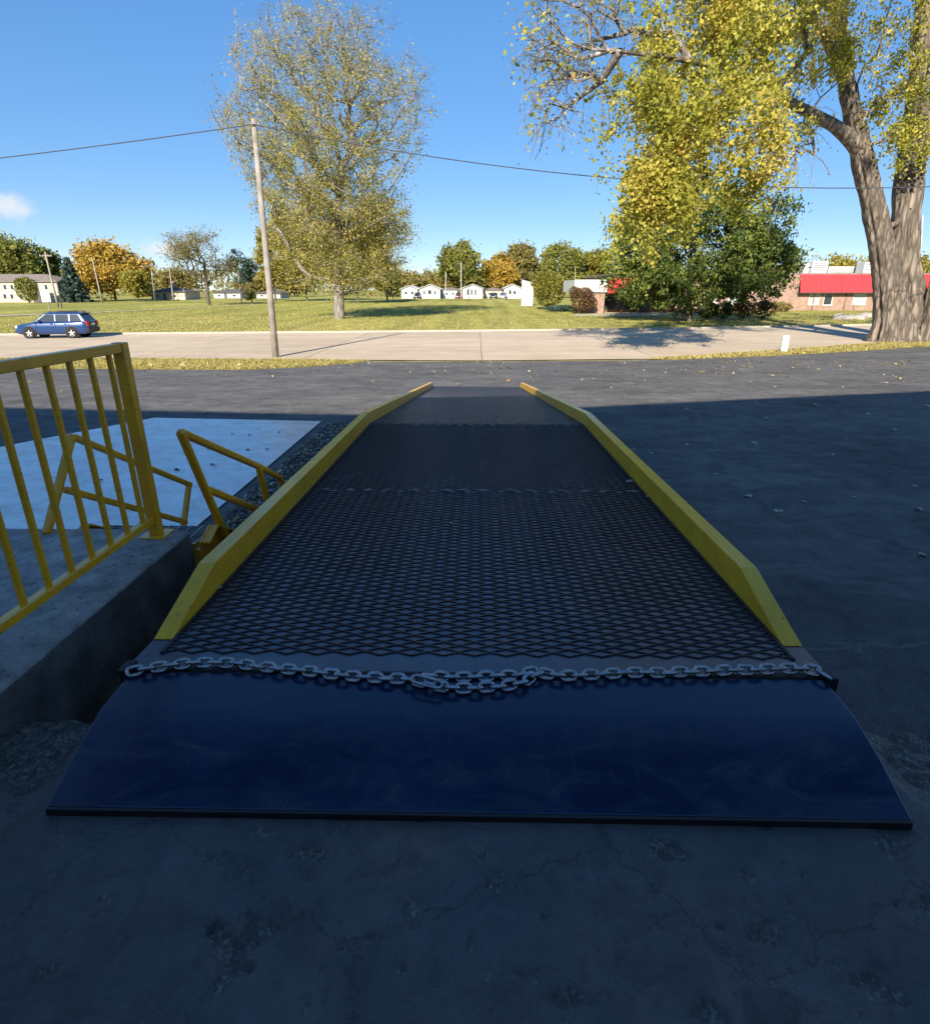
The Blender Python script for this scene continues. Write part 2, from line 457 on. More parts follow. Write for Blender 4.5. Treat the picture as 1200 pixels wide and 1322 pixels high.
    m, nt, b, out = new_mat('head_lamp'); b.inputs['Base Color'].default_value = (.75, .76, .76, 1); b.inputs['Roughness'].default_value = .12
    plain('stone', (.34, .31, .27), .9, 0, .3, 1.2, .5, .2)
    # gravel
    m, nt, b, out = new_mat('gravel')
    a = nt.nodes.new('ShaderNodeAttribute'); a.attribute_name = 'rnd'
    r = ramp(nt, a.outputs['Fac'], [(0, (.05, .047, .045)), (.35, (.16, .14, .12)), (.7, (.36, .29, .22)), (1, (.60, .53, .44))])
    nt.links.new(r.outputs[0], b.inputs['Base Color']); b.inputs['Roughness'].default_value = .85
    plain('gravel_soil', (.09, .082, .075), .95, 0, .4, 14, .6, .1)
    # leaves and grasses
    leafmat('leaf_silver', [(0, (.21, .20, .055)), (.35, (.34, .325, .08)), (.7, (.46, .41, .12)), (1, (.54, .42, .19))], .45)
    leafmat('leaf_lowgold', [(0, (.19, .19, .03)), (.45, (.31, .275, .045)), (.8, (.42, .34, .07)), (1, (.48, .34, .10))])
    leafmat('leaf_cotton', [(0, (.19, .21, .03)), (.35, (.36, .355, .05)), (.7, (.52, .47, .085)), (.93, (.62, .51, .11)), (1, (.55, .34, .08))], .45)
    leafmat('leaf_dark', [(0, (.05, .08, .018)), (.5, (.105, .15, .028)), (.85, (.19, .22, .04)), (1, (.29, .28, .05))], .3)
    leafmat('leaf_green', [(0, (.12, .14, .03)), (.5, (.215, .225, .045)), (.85, (.30, .285, .06)), (1, (.40, .31, .08))])
    leafmat('leaf_orange', [(0, (.24, .19, .03)), (.4, (.43, .30, .05)), (.8, (.57, .37, .07)), (1, (.60, .31, .06))])
    leafmat('leaf_olive', [(0, (.15, .14, .04)), (.5, (.25, .215, .06)), (1, (.38, .29, .09))])
    leafmat('leaf_spruce', [(0, (.018, .04, .028)), (.6, (.045, .085, .065)), (1, (.10, .15, .13))], .1)
    leafmat('leaf_brown', [(0, (.09, .05, .028)), (.6, (.17, .10, .05)), (1, (.26, .17, .07))])
    leafmat('leaf_yellowgreen', [(0, (.12, .13, .02)), (.6, (.24, .23, .035)), (1, (.33, .27, .05))])
    leafmat('leaf_fallen', [(0, (.22, .14, .05)), (.5, (.42, .31, .12)), (1, (.62, .52, .30))], .2)
    leafmat('leaf_pale', [(0, (.50, .46, .38)), (1, (.74, .70, .62))], .2)
    leafmat('grass_blade', [(0, (.22, .24, .045)), (.5, (.40, .35, .09)), (1, (.60, .49, .20))], .3)
    leafmat('field_blade', [(0, (.24, .25, .055)), (.5, (.35, .33, .085)), (1, (.48, .41, .14))], .3)
    barkmat('bark_cotton', (.15, .125, .10), (.35, .295, .235), 1.5)
    barkmat('bark_grey', (.12, .105, .085), (.30, .26, .21), 2.0)
    barkmat('bark_ash', (.26, .235, .20), (.48, .44, .39), 2.0)
    barkmat('bark_pale', (.24, .21, .18), (.46, .42, .37), 2.0)


make_surface_materials()
M = MATS


# ------------------------------------------------------------------ builders
class MB:
    def __init__(self):
        self.v, self.f = [], []

    def add(self, verts, faces):
        o = len(self.v)
        self.v += [tuple(p) for p in verts]
        self.f += [tuple(i + o for i in f) for f in faces]
        return self

    def box(self, x0, x1, y0, y1, z0, z1):
        return self.add([(x0, y0, z0), (x1, y0, z0), (x1, y1, z0), (x0, y1, z0), (x0, y0, z1), (x1, y0, z1), (x1, y1, z1), (x0, y1, z1)],
                        [(3, 2, 1, 0), (4, 5, 6, 7), (0, 1, 5, 4), (1, 2, 6, 5), (2, 3, 7, 6), (3, 0, 4, 7)])

    def bar(self, p0, p1, w, h, up=(0, 0, 1)):
        """rectangular bar, w across, h in the up direction"""
        p0, p1 = Vector(p0), Vector(p1)
        d = (p1 - p0).normalized(); u = Vector(up)
        s = d.cross(u)
        if s.length < 1e-4: s = d.cross(Vector((0, 1, 0)))
        s.normalize(); u = s.cross(d).normalized()
        c = [(-w / 2, -h / 2), (w / 2, -h / 2), (w / 2, h / 2), (-w / 2, h / 2)]
        vs = [p0 + s * a + u * b for a, b in c] + [p1 + s * a + u * b for a, b in c]
        return self.add(vs, [(3, 2, 1, 0), (4, 5, 6, 7), (0, 1, 5, 4), (1, 2, 6, 5), (2, 3, 7, 6), (3, 0, 4, 7)])

    def tube(self, pts, rs, n=8, caps=True):
        pts = [Vector(p) for p in pts]
        if not hasattr(rs, '__len__'): rs = [rs] * len(pts)
        rings = []
        for i, p in enumerate(pts):
            d = (pts[min(i + 1, len(pts) - 1)] - pts[max(i - 1, 0)]).normalized()
            a = d.cross(Vector((0, 0, 1)))
            if a.length < .05: a = d.cross(Vector((0, 1, 0)))
            a.normalize(); b = a.cross(d)
            rings.append([p + (a * math.cos(t) + b * math.sin(t)) * rs[i] for t in [2 * math.pi * k / n for k in range(n)]])
        vs = [q for r in rings for q in r]; fs = []
        for i in range(len(pts) - 1):
            for k in range(n):
                fs.append((i * n + k, i * n + (k + 1) % n, (i + 1) * n + (k + 1) % n, (i + 1) * n + k))
        if caps:
            fs.append(tuple(range(n))[::-1]); fs.append(tuple((len(pts) - 1) * n + k for k in range(n)))
        return self.add(vs, fs)

    def prism_x(self, prof, x0, x1):
        """profile of (y, z) points drawn out along x"""
        n = len(prof)
        vs = [(x0, y, z) for y, z in prof] + [(x1, y, z) for y, z in prof]
        fs = [tuple(range(n)), tuple(range(2 * n - 1, n - 1, -1))] + [(i, n + i, n + (i + 1) % n, (i + 1) % n) for i in range(n)]
        return self.add(vs, fs)

    def prism_z(self, poly, z0, z1):
        n = len(poly)
        vs = [(x, y, z0) for x, y in poly] + [(x, y, z1) for x, y in poly]
        fs = [tuple(range(n))[::-1], tuple(range(n, 2 * n))] + [(i, (i + 1) % n, n + (i + 1) % n, n + i) for i in range(n)]
        return self.add(vs, fs)

    def build(self, name, mat, parent=None, smooth=False, bevel=0, segs=2):
        me = bpy.data.meshes.new(name)
        off = Vector((0, 0, 0))
        q = parent
        while q is not None: off += q.location; q = q.parent
        me.from_pydata([tuple(Vector(v) - off) for v in self.v], [], self.f)
        me.materials.append(M[mat])
        bm = bmesh.new(); bm.from_mesh(me); bmesh.ops.recalc_face_normals(bm, faces=bm.faces); bm.to_mesh(me); bm.free()
        if smooth:
            me.shade_smooth()
        o = bpy.data.objects.new(name, me); COL.objects.link(o)
        if parent: o.parent = parent
        if bevel:
            md = o.modifiers.new('bevel', 'BEVEL'); md.width = bevel; md.segments = segs; md.limit_method = 'ANGLE'; md.angle_limit = rad(30)
        return o


def tag(o, label=None, cat=None, group=None, kind=None):
    if label: o['label'] = label
    if cat: o['category'] = cat
    if group: o['group'] = group
    if kind: o['kind'] = kind
    return o


def empty(name, loc, label=None, cat=None, group=None):
    o = bpy.data.objects.new(name, None); COL.objects.link(o); o.location = loc
    o.empty_display_size = .2
    return tag(o, label, cat, group)


def copy_tree(o, parent=None):
    c = o.copy(); COL.objects.link(c); c.parent = parent
    for ch in list(o.children): copy_tree(ch, c)
    return c


def np_mesh(name, verts, faces, mat, parent=None, rnd=None, smooth=False, attr='rnd', dom='FACE'):
    """faces: (n,k) array of equal-sized polygons"""
    me = bpy.data.meshes.new(name)
    verts = np.asarray(verts, dtype=np.float32); faces = np.asarray(faces, dtype=np.int32)
    if parent is not None:
        off = Vector((0, 0, 0)); q = parent
        while q is not None: off += q.location; q = q.parent
        verts = verts - np.array(off, dtype=np.float32)
    n, k = faces.shape
    me.vertices.add(len(verts)); me.vertices.foreach_set('co', verts.ravel())
    me.loops.add(n * k); me.loops.foreach_set('vertex_index', faces.ravel())
    me.polygons.add(n); me.polygons.foreach_set('loop_start', np.arange(0, n * k, k, dtype=np.int32))
    me.update(calc_edges=True)
    if rnd is not None:
        a = me.attributes.new(attr, 'FLOAT', dom); a.data.foreach_set('value', np.asarray(rnd, dtype=np.float32))
    me.materials.append(M[mat])
    if smooth: me.shade_smooth()
    o = bpy.data.objects.new(name, me); COL.objects.link(o)
    if parent is not None: o.parent = parent
    return o


def sheet(name, poly, dz, mat, label=None, kind='structure', parent=None):
    """flat-lying surface following the land"""
    bm = bmesh.new()
    vs = [bm.verts.new((x, y, 0)) for x, y in poly]
    bm.faces.new(vs)
    ys = [p[1] for p in poly]
    for c in CUTS:
        if min(ys) < c < max(ys):
            bmesh.ops.bisect_plane(bm, geom=bm.verts[:] + bm.edges[:] + bm.faces[:], plane_co=(0, c, 0), plane_no=(0, 1, 0), dist=1e-5)
    for v in bm.verts: v.co.z = zt(v.co.y) + dz
    bmesh.ops.triangulate(bm, faces=[f for f in bm.faces if len(f.verts) > 4])
    bmesh.ops.recalc_face_normals(bm, faces=bm.faces)
    for f in bm.faces:
        if f.normal.z < 0: f.normal_flip()
    me = bpy.data.meshes.new(name); bm.to_mesh(me); bm.free()
    me.materials.append(M[mat])
    o = bpy.data.objects.new(name, me); COL.objects.link(o)
    if parent: o.parent = parent
    return tag(o, label, None, None, kind if parent is None else None)


# ------------------------------------------------------------------ setting: ground, street, yard
sheet('lawn', [(-1500, -200), (1500, -200), (1500, 3000), (-1500, 3000)], -.03, 'lawn')
NEAR = [(-140, 24.0), (-60, 26.8), (-19, 29.6), (0, 28.8), (8.2, 29.8), (16, 33.6), (25, 38.8), (60, 56), (140, 80)]
FAR = [(-140, 31), (-35, 44.8), (-15, 47.6), (-1, 49.7), (17, 53.0), (36.6, 58.9), (60, 66), (140, 92)]


def edge_y(e, x): return float(np.interp(x, [p[0] for p in e], [p[1] for p in e]))


street = sheet('street', NEAR + FAR[::-1], .002, 'joint_filler')
# concrete slabs, each its own piece, joints left between them
xs = [-70, -60, -51, -42.5, -34, -25.5, -17, -8.4, .25, 8.8, 17.5, 26, 35, 44, 54, 65, 78]
vsp = [0.0, .34, .67, 1.0]
for i in range(len(xs) - 1):
    for j in range(3):
        g = .016; xa, xb = xs[i] + g, xs[i + 1] - g
        mid = [x for x, _ in NEAR + FAR if xa + .3 < x < xb - .3]
        X = sorted([xa] + mid + [xb])

        def yy(x, v):
            a, b = edge_y(NEAR, x), edge_y(FAR, x); return a + (b - a) * v
        lo = [(x, yy(x, vsp[j]) + g) for x in X]; hi = [(x, yy(x, vsp[j + 1]) - g) for x in X]
        sheet('slab', lo + hi[::-1], .012, 'street_concrete', parent=street)

# kerb along the far side
kb = MB()
kx = [-140, -90, -60, -35, -25, -15, -8, -1, 8, 17, 27, 36.6, 48, 60, 90, 140]
pr = []
for x in kx:
    y = edge_y(FAR, x); z = zt(y)
    pr.append([(x, y - .02, z - .05), (x, y + .02, z + .13), (x, y + .22, z + .135), (x, y + .24, z - .05)])
for a, b in zip(pr[:-1], pr[1:]):
    kb.add(a + b, [(0, 1, 5, 4), (1, 2, 6, 5), (2, 3, 7, 6)])
tag(kb.build('street_kerb', 'kerb_concrete'), kind='structure')

# the yard: black asphalt from the dock out to the street
yard = sheet('yard', [(-70, -20), (70, -20), (70, 57), (25, 37.0), (15, 31.5), (8.3, 29.2), (0, 28.2), (-5.2, 28.2), (-5.9, 27.2), (-10, 25.4), (-22, 25.3), (-70, 24.5)], .008, 'asphalt')
for (p_, q_, wd) in ((ground(800, 560), ground(868, 556), .03), (ground(826, 578), ground(905, 634), .012)):
    n_ = 14; pts_ = [p_.lerp(q_, i / n_) + Vector((random.uniform(-.03, .03), random.uniform(-.03, .03), 0)) for i in range(n_ + 1)]
    nrm2 = Vector(((q_ - p_).y, -(q_ - p_).x, 0)).normalized()
    A_ = [(p + nrm2 * wd * random.uniform(.2, .6)) for p in pts_]; B_ = [(p - nrm2 * wd * random.uniform(.2, .6)) for p in pts_]
    sheet('scratch', [(p.x, p.y) for p in A_] + [(p.x, p.y) for p in B_[::-1]], .012, 'scuffed_asphalt', parent=yard)
# verges
vergeL = [(-5.0, 28.6), (-5.6, 27.3), (-7.5, 25.2), (-9.5, 24.1), (-14, 24.3), (-22, 24.6), (-70, 24), (-70, 26.2), (-19, 29.4), (-8, 29.0)]
vergeR = [(8.0, 29.6), (9.5, 29.35), (15, 31.2), (20, 33.4), (25, 36.0), (40, 42.5), (70, 56), (70, 60.5), (25, 39.0), (16, 33.8)]
sheet('verge', vergeL, .016, 'verge_soil')
sheet('verge', vergeR, .016, 'verge_soil')

# pale concrete pad left of the ramp, its dark border and the gravel bed
sheet('concrete_pad', [(-9.6, 3.0), (-3.42, 3.0), (-3.42, 12.95), (-7.3, 13.25), (-8.6, 10.9), (-9.6, 8.8)], .030, 'pad_concrete')
sheet('gravel_bed', [(-3.26, 2.4), (-1.0, 2.4), (-1.0, 12.9), (-3.1, 12.9)], .012, 'gravel_soil')

# far lane at the upper left and the path by the brick building
def strip(name, pts, w, dz, mat):
    L = [(x, y - w / 2) for x, y in pts]; R_ = [(x, y + w / 2) for x, y in pts]
    return sheet(name, L + R_[::-1], dz, mat)


a = ground(-40, 409); b = ground(150, 402); c = ground(330, 393)
strip('far_lane', [(-180, a.y - 8), (a.x, a.y), (b.x, b.y), (c.x, c.y)], 5.5, .02, 'side_path')
pth = [ground(*p) for p in ((735, 408), (800, 408), (905, 406), (905, 402), (800, 402), (752, 403))]
sheet('walkway', [(p.x, p.y) for p in pth], .012, 'side_path')


# ------------------------------------------------------------------ dock: floor, walls, added beam overhead
FLOOR_Z = 1.20
LAND_Z = 1.33


def vnoise(x, y, seed):
    """smooth value noise"""
    r = np.random.default_rng(seed); T = r.random((64, 64))
    xi = np.floor(x).astype(int); yi = np.floor(y).astype(int); fx = x - xi; fy = y - yi
    fx = fx * fx * (3 - 2 * fx); fy = fy * fy * (3 - 2 * fy)
    g = lambda i, j: T[i % 64, j % 64]
    return (g(xi, yi) * (1 - fx) + g(xi + 1, yi) * fx) * (1 - fy) + (g(xi, yi + 1) * (1 - fx) + g(xi + 1, yi + 1) * fx) * fy


def fbm(x, y, seed, o=5):
    t = 0; a = .5
    for k in range(o): t = t + a * vnoise(x * 2 ** k, y * 2 ** k, seed + k); a *= .5
    return t


nx, ny = 470, 180
gx, gy = np.meshgrid(np.linspace(-2.35, 2.35, nx), np.linspace(.30, 1.87, ny), indexing='ij')
h = (fbm(gx * 1.5, gy * 1.5, 3) - .5) * .006
chip = np.zeros_like(h)
PITS = [(410, 1106, .075, .032, .012), (300, 1215, .05, .085, .012), (325, 1197, .07, .035, .012), (285, 1265, .04, .06, .008), (625, 1106, .032, .026, .008), (642, 1145, .03, .02, .006),
        (848, 1094, .05, .022, .012), (875, 1106, .04, .015, .008), (990, 1205, .05, .02, .008), (1115, 1262, .04, .03, .010), (1140, 1285, .04, .018, .007), (905, 1308, .06, .022, .010),
        (735, 1290, .06, .016, .008), (845, 1188, .014, .014, .008), (930, 1196, .014, .014, .008), (605, 1220, .012, .03, .006), (785, 1245, .012, .025, .006), (140, 1160, .03, .02, .005),
        (278, 1106, .03, .025, .006), (335, 1075, .05, .02, .005), (530, 1165, .02, .03, .005), (1190, 1170, .05, .03, .01), (1150, 1080, .05, .05, .006), (60, 1260, .05, .03, .006), (960, 1130, .03, .02, .006), (520, 1250, .02, .03, .006), (700, 1180, .012, .012, .006), (440, 1225, .015, .012, .006)]
wob = fbm(gx * 22, gy * 22, 11) - .5
wob2 = fbm(gx * 9, gy * 9, 23) - .5
for (px, py, rx, ry, dp) in PITS:
    p = at_z(px, py, FLOOR_Z)
    d = np.sqrt(((gx - p.x) / rx) ** 2 + ((gy - p.y) / ry) ** 2) + wob * 2.6 + wob2 * 2.2
    k = np.clip((1.0 - d) / .55, 0, 1); k = k * k * (3 - 2 * k)
    h -= k * dp * (.5 + .8 * fbm(gx * 60, gy * 60, 31)); chip = np.maximum(chip, k * .8)
# scattered pocks
sc = fbm(gx * 26, gy * 26, 77); k = np.clip((sc - .69) / .05, 0, 1); h -= k * .004; chip = np.maximum(chip, k * .6)
# broken front edge of the floor, worse at both corners
edge = gy - (1.80 - .05 * fbm(gx * 7, gx * 0, 41)); k = np.clip(edge / .05, 0, 1)
corner = np.clip((np.abs(gx) - 1.40) / .1, 0, 1) * np.clip((gy - (1.46 + .45 * fbm(gx * 5, gy * 5, 51) - .20)) / .12, 0, 1)
kk = np.maximum(k, corner); h -= kk * (.018 + .055 * fbm(gx * 14, gy * 14, 61)); chip = np.maximum(chip, np.clip(kk * 1.2, 0, 1))
V = np.stack([gx, gy, FLOOR_Z + h], -1).reshape(-1, 3)
idx = np.arange(nx * ny).reshape(nx, ny)
Fq = np.stack([idx[:-1, :-1], idx[1:, :-1], idx[1:, 1:], idx[:-1, 1:]], -1).reshape(-1, 4)
fl = np_mesh('dock_floor', V, Fq, 'dock_floor', rnd=chip.ravel(), smooth=True, attr='chip', dom='POINT')
tag(fl, kind='structure')
m = MB()
m.box(-12, -2.351, -9, 1.84, 0, FLOOR_Z - .002); m.box(2.351, 4.2, -9, 1.84, 0, FLOOR_Z - .002); m.box(-2.35, 2.35, -9, .302, 0, FLOOR_Z - .002)
tag(m.build('dock_base', 'dock_floor'), kind='structure')
m = MB(); m.box(-2.35, 2.35, 1.60, 1.83, 0, FLOOR_Z - .14)
tag(m.build('dock_face', 'dock_concrete'), kind='structure')

# landing beside the ramp: worn rounded edge (grid in the cross-section)
prof = [(-1.80, 0.0), (-1.80, LAND_Z - .020), (-1.802, LAND_Z - .010), (-1.808, LAND_Z - .003), (-1.822, LAND_Z), (-2.2, LAND_Z + .003), (-3.0, LAND_Z), (-6.2, LAND_Z)]
ysl = np.linspace(1.30, 3.44, 90)
vv, ff = [], []
fine_prof = []
for (x0, z0), (x1, z1) in zip(prof[:-1], prof[1:]):
    n = max(1, int(math.hypot(x1 - x0, z1 - z0) / .03)) if abs(x1 - x0) < 1 else 30
    for t in range(n): fine_prof.append((x0 + (x1 - x0) * t / n, z0 + (z1 - z0) * t / n))
fine_prof.append(prof[-1])
fp = np.array(fine_prof); n_p = len(fp)
PX = np.repeat(fp[:, 0][:, None], 90, 1); PZ = np.repeat(fp[:, 1][:, None], 90, 1); PY = np.repeat(ysl[None], n_p, 0).copy()
near_edge = np.clip(1 - np.hypot(PX + 1.80, PZ - LAND_Z) / .14, 0, 1)
dmg = np.clip(fbm(PY * 4.0, PZ * 6 + PX * 6, 91) - .36, 0, 1) * 1.1 * near_edge
dmg += np.clip(1 - np.abs(PY - 3.40) / .14, 0, 1) * near_edge * .28
PX = PX - dmg * .07; PZ = PZ - dmg * .05
rough_ = (fbm(PY * 9, PZ * 9 + PX * 5, 95) - .5) * .014
face = (fp[:, 0] > -1.803)[:, None]
PX = np.where(face, PX + rough_, PX); PZ = np.where(face, PZ, PZ + rough_ * .35)
V = np.stack([PX, PY, PZ], -1).reshape(-1, 3)
idx = np.arange(n_p * 90).reshape(n_p, 90)
Fq = np.stack([idx[:-1, :-1], idx[:-1, 1:], idx[1:, 1:], idx[1:, :-1]], -1).reshape(-1, 4)
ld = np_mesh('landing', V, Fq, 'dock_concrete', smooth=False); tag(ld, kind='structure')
ld.data.materials.append(M['dark_concrete'])  # side face coloured darker than the landing's top
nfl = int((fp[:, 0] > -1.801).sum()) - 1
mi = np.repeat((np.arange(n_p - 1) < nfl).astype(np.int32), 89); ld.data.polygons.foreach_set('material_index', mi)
m = MB(); m.box(-6.2, -1.83, 3.20, 3.438, 0, LAND_Z - .012); m.box(-6.2, -1.815, 1.302, 1.5, 0.2, LAND_Z - .03)
m.build('front_face', 'dock_concrete', ld)

# the warehouse behind the camera: its tall front throws the yard into shade
HC = 12.5
ox, oy = HC / math.tan(SUN_EL) * math.sin(SUN_AZ), HC / math.tan(SUN_EL) * math.cos(SUN_AZ)
rp = [(-60, 18.4), (-11.86, 14.57), (-3.04, 13.86), (-1.5, 13.74), (3.23, 15.07), (8.13, 16.43), (13.3, 17.87), (60, 30.8)]
rp = [(x - ox, y - oy) for x, y in rp]
m = MB(); m.prism_z(rp + [(62, -24), (-66, -24)], -.2, HC)
tag(m.build('warehouse_wall', 'dock_wall_paint'), kind='structure')
m = MB(); m.box(-3.2, 1.6, -7.35, -6.9, FLOOR_Z + .002, 4.6)
tag(m.build('dock_door', 'dark_wall'), kind='structure')
# unseen beam on two arms, added to darken the reflection in the lip plate
m = MB(); m.box(-3.9, 4.3, 3.05, 4.02, 4.60, 4.78); m.box(-3.9, -3.7, -7.4, 3.049, 4.60, 4.78); m.box(4.1, 4.3, -7.4, 3.049, 4.60, 4.78)
tag(m.build('reflection_beam', 'dark_wall'), kind='structure')

# ------------------------------------------------------------------ the loading ramp
K0, K1, K2 = (2.0, 1.305), (7.35, 1.172), (18.75, -.085)      # (y, z) of deck: hinge, knee, foot


def deck_z(y):
    return float(np.interp(y, [K0[0], K1[0], K2[0]], [K0[1], K1[1], K2[1]]))


ramp_o = empty('loading_ramp', (0, K0[0], 0), 'long black steel loading ramp with yellow side kerbs running down from the dock', 'ramp')
# lip
lip = MB()
top = [(2.0, 1.385, 1.303), (1.80, 1.398, 1.277), (1.62, 1.380, 1.252), (1.407, 1.345, 1.224)]
vs = []
for (y, w, z) in top: vs += [(-w, y, z), (w, y, z), (w, y, z - .016), (-w, y, z - .016)]
fs = []
for i in range(3):
    a, b = i * 4, i * 4 + 4
    fs += [(a, a + 1, b + 1, b), (a + 1, a + 2, b + 2, b + 1), (a + 2, a + 3, b + 3, b + 2), (a + 3, a, b, b + 3)]
fs += [(0, 1, 2, 3), (12, 13, 14, 15)]
lip.add(vs, fs); lo = lip.build('lip_plate', 'black_plate', ramp_o, bevel=.003)
tag(lo, 'bare glossy blue-black lip plate resting on the dock floor')
MB().box(-1.343, 1.343, 1.3935, 1.4055, 1.194, 1.2235).build('lip_edge_shade', 'black_edge', ramp_o, bevel=.002)  # black bar: plate's front edge plus the shadow beneath it, put in as colour
hg = MB().tube([(-1.38, 2.012, 1.290), (1.38, 2.012, 1.290)], .016, 12); hg.build('hinge', 'black_edge', ramp_o, True)
# deck plates, one for each slope
d1 = MB().prism_x([(2.02, 1.3045), (7.345, 1.1722), (7.345, 1.1602), (2.02, 1.2925)], -1.42, 1.42); d1.build('deck_plate', 'black_deck', ramp_o)
d2 = MB().prism_x([(7.355, 1.1715), (18.72, -.080), (18.72, -.092), (7.355, 1.1595)], -1.42, 1.42); d2.build('deck_plate', 'black_deck', ramp_o)
# a toe strip at the mesh's near end
for s in (-1, 1):
    sb = MB().prism_x([(2.03, 1.288), (7.35, 1.158), (18.2, -.04), (18.2, -.06), (7.35, .93), (2.25, 1.04), (2.03, 1.10)], s * 1.395 - .02, s * 1.395 + .02)
    sb.build('side_beam', 'black_edge', ramp_o, bevel=.004)
for y in np.arange(3.0, 15, 1.3):
    z = deck_z(y); MB().box(-1.36, 1.36, y - .03, y + .03, z - .12, z - .022).build('cross_beam', 'black_edge', ramp_o)
for s in (-1, 1):
    MB().box(s * 1.1 - .06, s * 1.1 + .06, 4.2, 4.32, .01, 1.10).build('support_leg', 'black_edge', ramp_o)
# kerbs
for s in (-1, 1):
    ys_ = [2.24, 2.74, 7.35, 18.35, 18.62]
    hh = [.004, .150, .150, .145, .03]
    xin, xo = s * 1.335, s * 1.418
    vs = []; fs = []
    for y, q in zip(ys_, hh):
        z = deck_z(y) + .001
        vs += [(xin, y, z), (xo, y, z), (xo, y, z + q), (xin, y, z + q)]
    for i in range(len(ys_) - 1):
        a, b = i * 4, i * 4 + 4
        fs += [(a, a + 1, b + 1, b), (a + 1, a + 2, b + 2, b + 1), (a + 2, a + 3, b + 3, b + 2), (a + 3, a, b, b + 3)]
    fs += [(0, 1, 2, 3), (16, 17, 18, 19)]
    c = MB().add(vs, fs).build('side_kerb', 'yellow_paint', ramp_o, bevel=.007)
# expanded-metal tread panels
LW, SW = .1337, .055
for (ya, yb) in ((2.135, 4.50), (4.515, 7.33), (7.37, 10.9), (10.92, 14.6), (14.62, 18.6)):
    ncol = 40; nrow = int(round((yb - ya) / (SW / 2)))
    vv, ff = [], []
    x_ = (np.arange(ncol + 1) - ncol / 2) * LW / 2
    r_ = np.random.default_rng(int(ya * 100))
    for j in range(nrow):
        i = np.arange(ncol + 1); lv = j + ((i + j) % 2)
        y = ya + lv * SW / 2 + r_.normal(0, .0011, ncol + 1) + r_.normal(0, .0007)
        z = np.interp(y, [K0[0], K1[0], K2[0]], [K0[1], K1[1], K2[1]])
        # strand turned on edge: leans toward the camera, raised off the plate
        base = len(vv) * 0 + sum(len(q) for q in vv)
        w = .0037
        P = np.stack([np.stack([x_, y - w, z + .0008], -1), np.stack([x_, y + w, z + .0008], -1), np.stack([x_, y + w * 1.1, z + .0058], -1), np.stack([x_, y - w * .7, z + .0063], -1)], 1).reshape(-1, 3)
        vv.append(P)
        k = np.arange(ncol) * 4 + base
        for a, b in ((0, 1), (1, 2), (2, 3), (3, 0)):
            ff.append(np.stack([k + a, k + b, k + 4 + b, k + 4 + a], -1))
    o = np_mesh('tread_mesh', np.concatenate(vv), np.concatenate(ff), 'black_mesh', ramp_o)
    bm = bmesh.new(); bm.from_mesh(o.data); bmesh.ops.recalc_face_normals(bm, faces=bm.faces); bm.to_mesh(o.data); bm.free()
for s in (-1, 1):
    MB().prism_x([(2.13, deck_z(2.13) + .001), (2.13, deck_z(2.13) + .009), (7.35, K1[1] + .010), (18.5, deck_z(18.5) + .009), (18.5, deck_z(18.5) + .001), (7.35, K1[1] + .002)], s * 1.325 - .007, s * 1.325 + .0075).build('edge_strip', 'black_edge', ramp_o)
# pale welds along the panel seams
for ys_ in (4.507, 7.355):
    for k in range(14):
        x = -1.2 + k * .185 + random.uniform(-.05, .05); z = deck_z(ys_) + .007
        w_ = random.uniform(.03, .06)
        MB().tube([(x - w_, ys_ + random.uniform(-.004, .004), z), (x, ys_, z + .003), (x + w_, ys_, z)], [.003, .006, .003], 6).build('weld', 'grey_steel', ramp_o, True)
# little side lugs that hold the chain
for s in (-1, 1):
    MB().box(s * 1.405 - .02, s * 1.405 + .02, 1.975, 2.05, 1.24, 1.325).build('chain_lug', 'black_edge', ramp_o, bevel=.004)

# ------------------------------------------------------------------ the chain across the hinge
def link_mesh(name, L, W, r, n=20, k=8):
    """stadium-shaped ring of round wire lying in the local xy plane"""
    pts = []
    R_ = W / 2 - r; hl = L / 2 - r - R_
    for i in range(n):
        t = i / n; a = 2 * math.pi * t
        cx = hl if math.cos(a) > 1e-6 else (-hl if math.cos(a) < -1e-6 else 0)
        pts.append(Vector((cx + R_ * math.cos(a), R_ * math.sin(a), 0)))
    vs, fs = [], []
    for i, p in enumerate(pts):
        d = (pts[(i + 1) % n] - pts[i - 1]).normalized(); a = d.cross(Vector((0, 0, 1))); b = Vector((0, 0, 1))
        for j in range(k):
            t = 2 * math.pi * j / k; vs.append(p + (a * math.cos(t) + b * math.sin(t)) * r)
    for i in range(n):
        for j in range(k):
            fs.append((i * k + j, i * k + (j + 1) % k, ((i + 1) % n) * k + (j + 1) % k, ((i + 1) % n) * k + j))
    me = bpy.data.meshes.new(name); me.from_pydata([tuple(v) for v in vs], [], fs); me.shade_smooth(); me.materials.append(M['chain_steel'])
    return me


PITCH_L = .0445
link_me = link_mesh('link', .073, .050, .0080)
chain = empty('chain', (0, 2.0, 1.305), 'galvanised steel chain lying slack across the ramp where lip meets deck', 'chain')


def surf_z(y):
    return float(np.interp(y, [1.407, 2.0, 2.02, 7.35], [1.224, 1.303, 1.306, 1.172]))


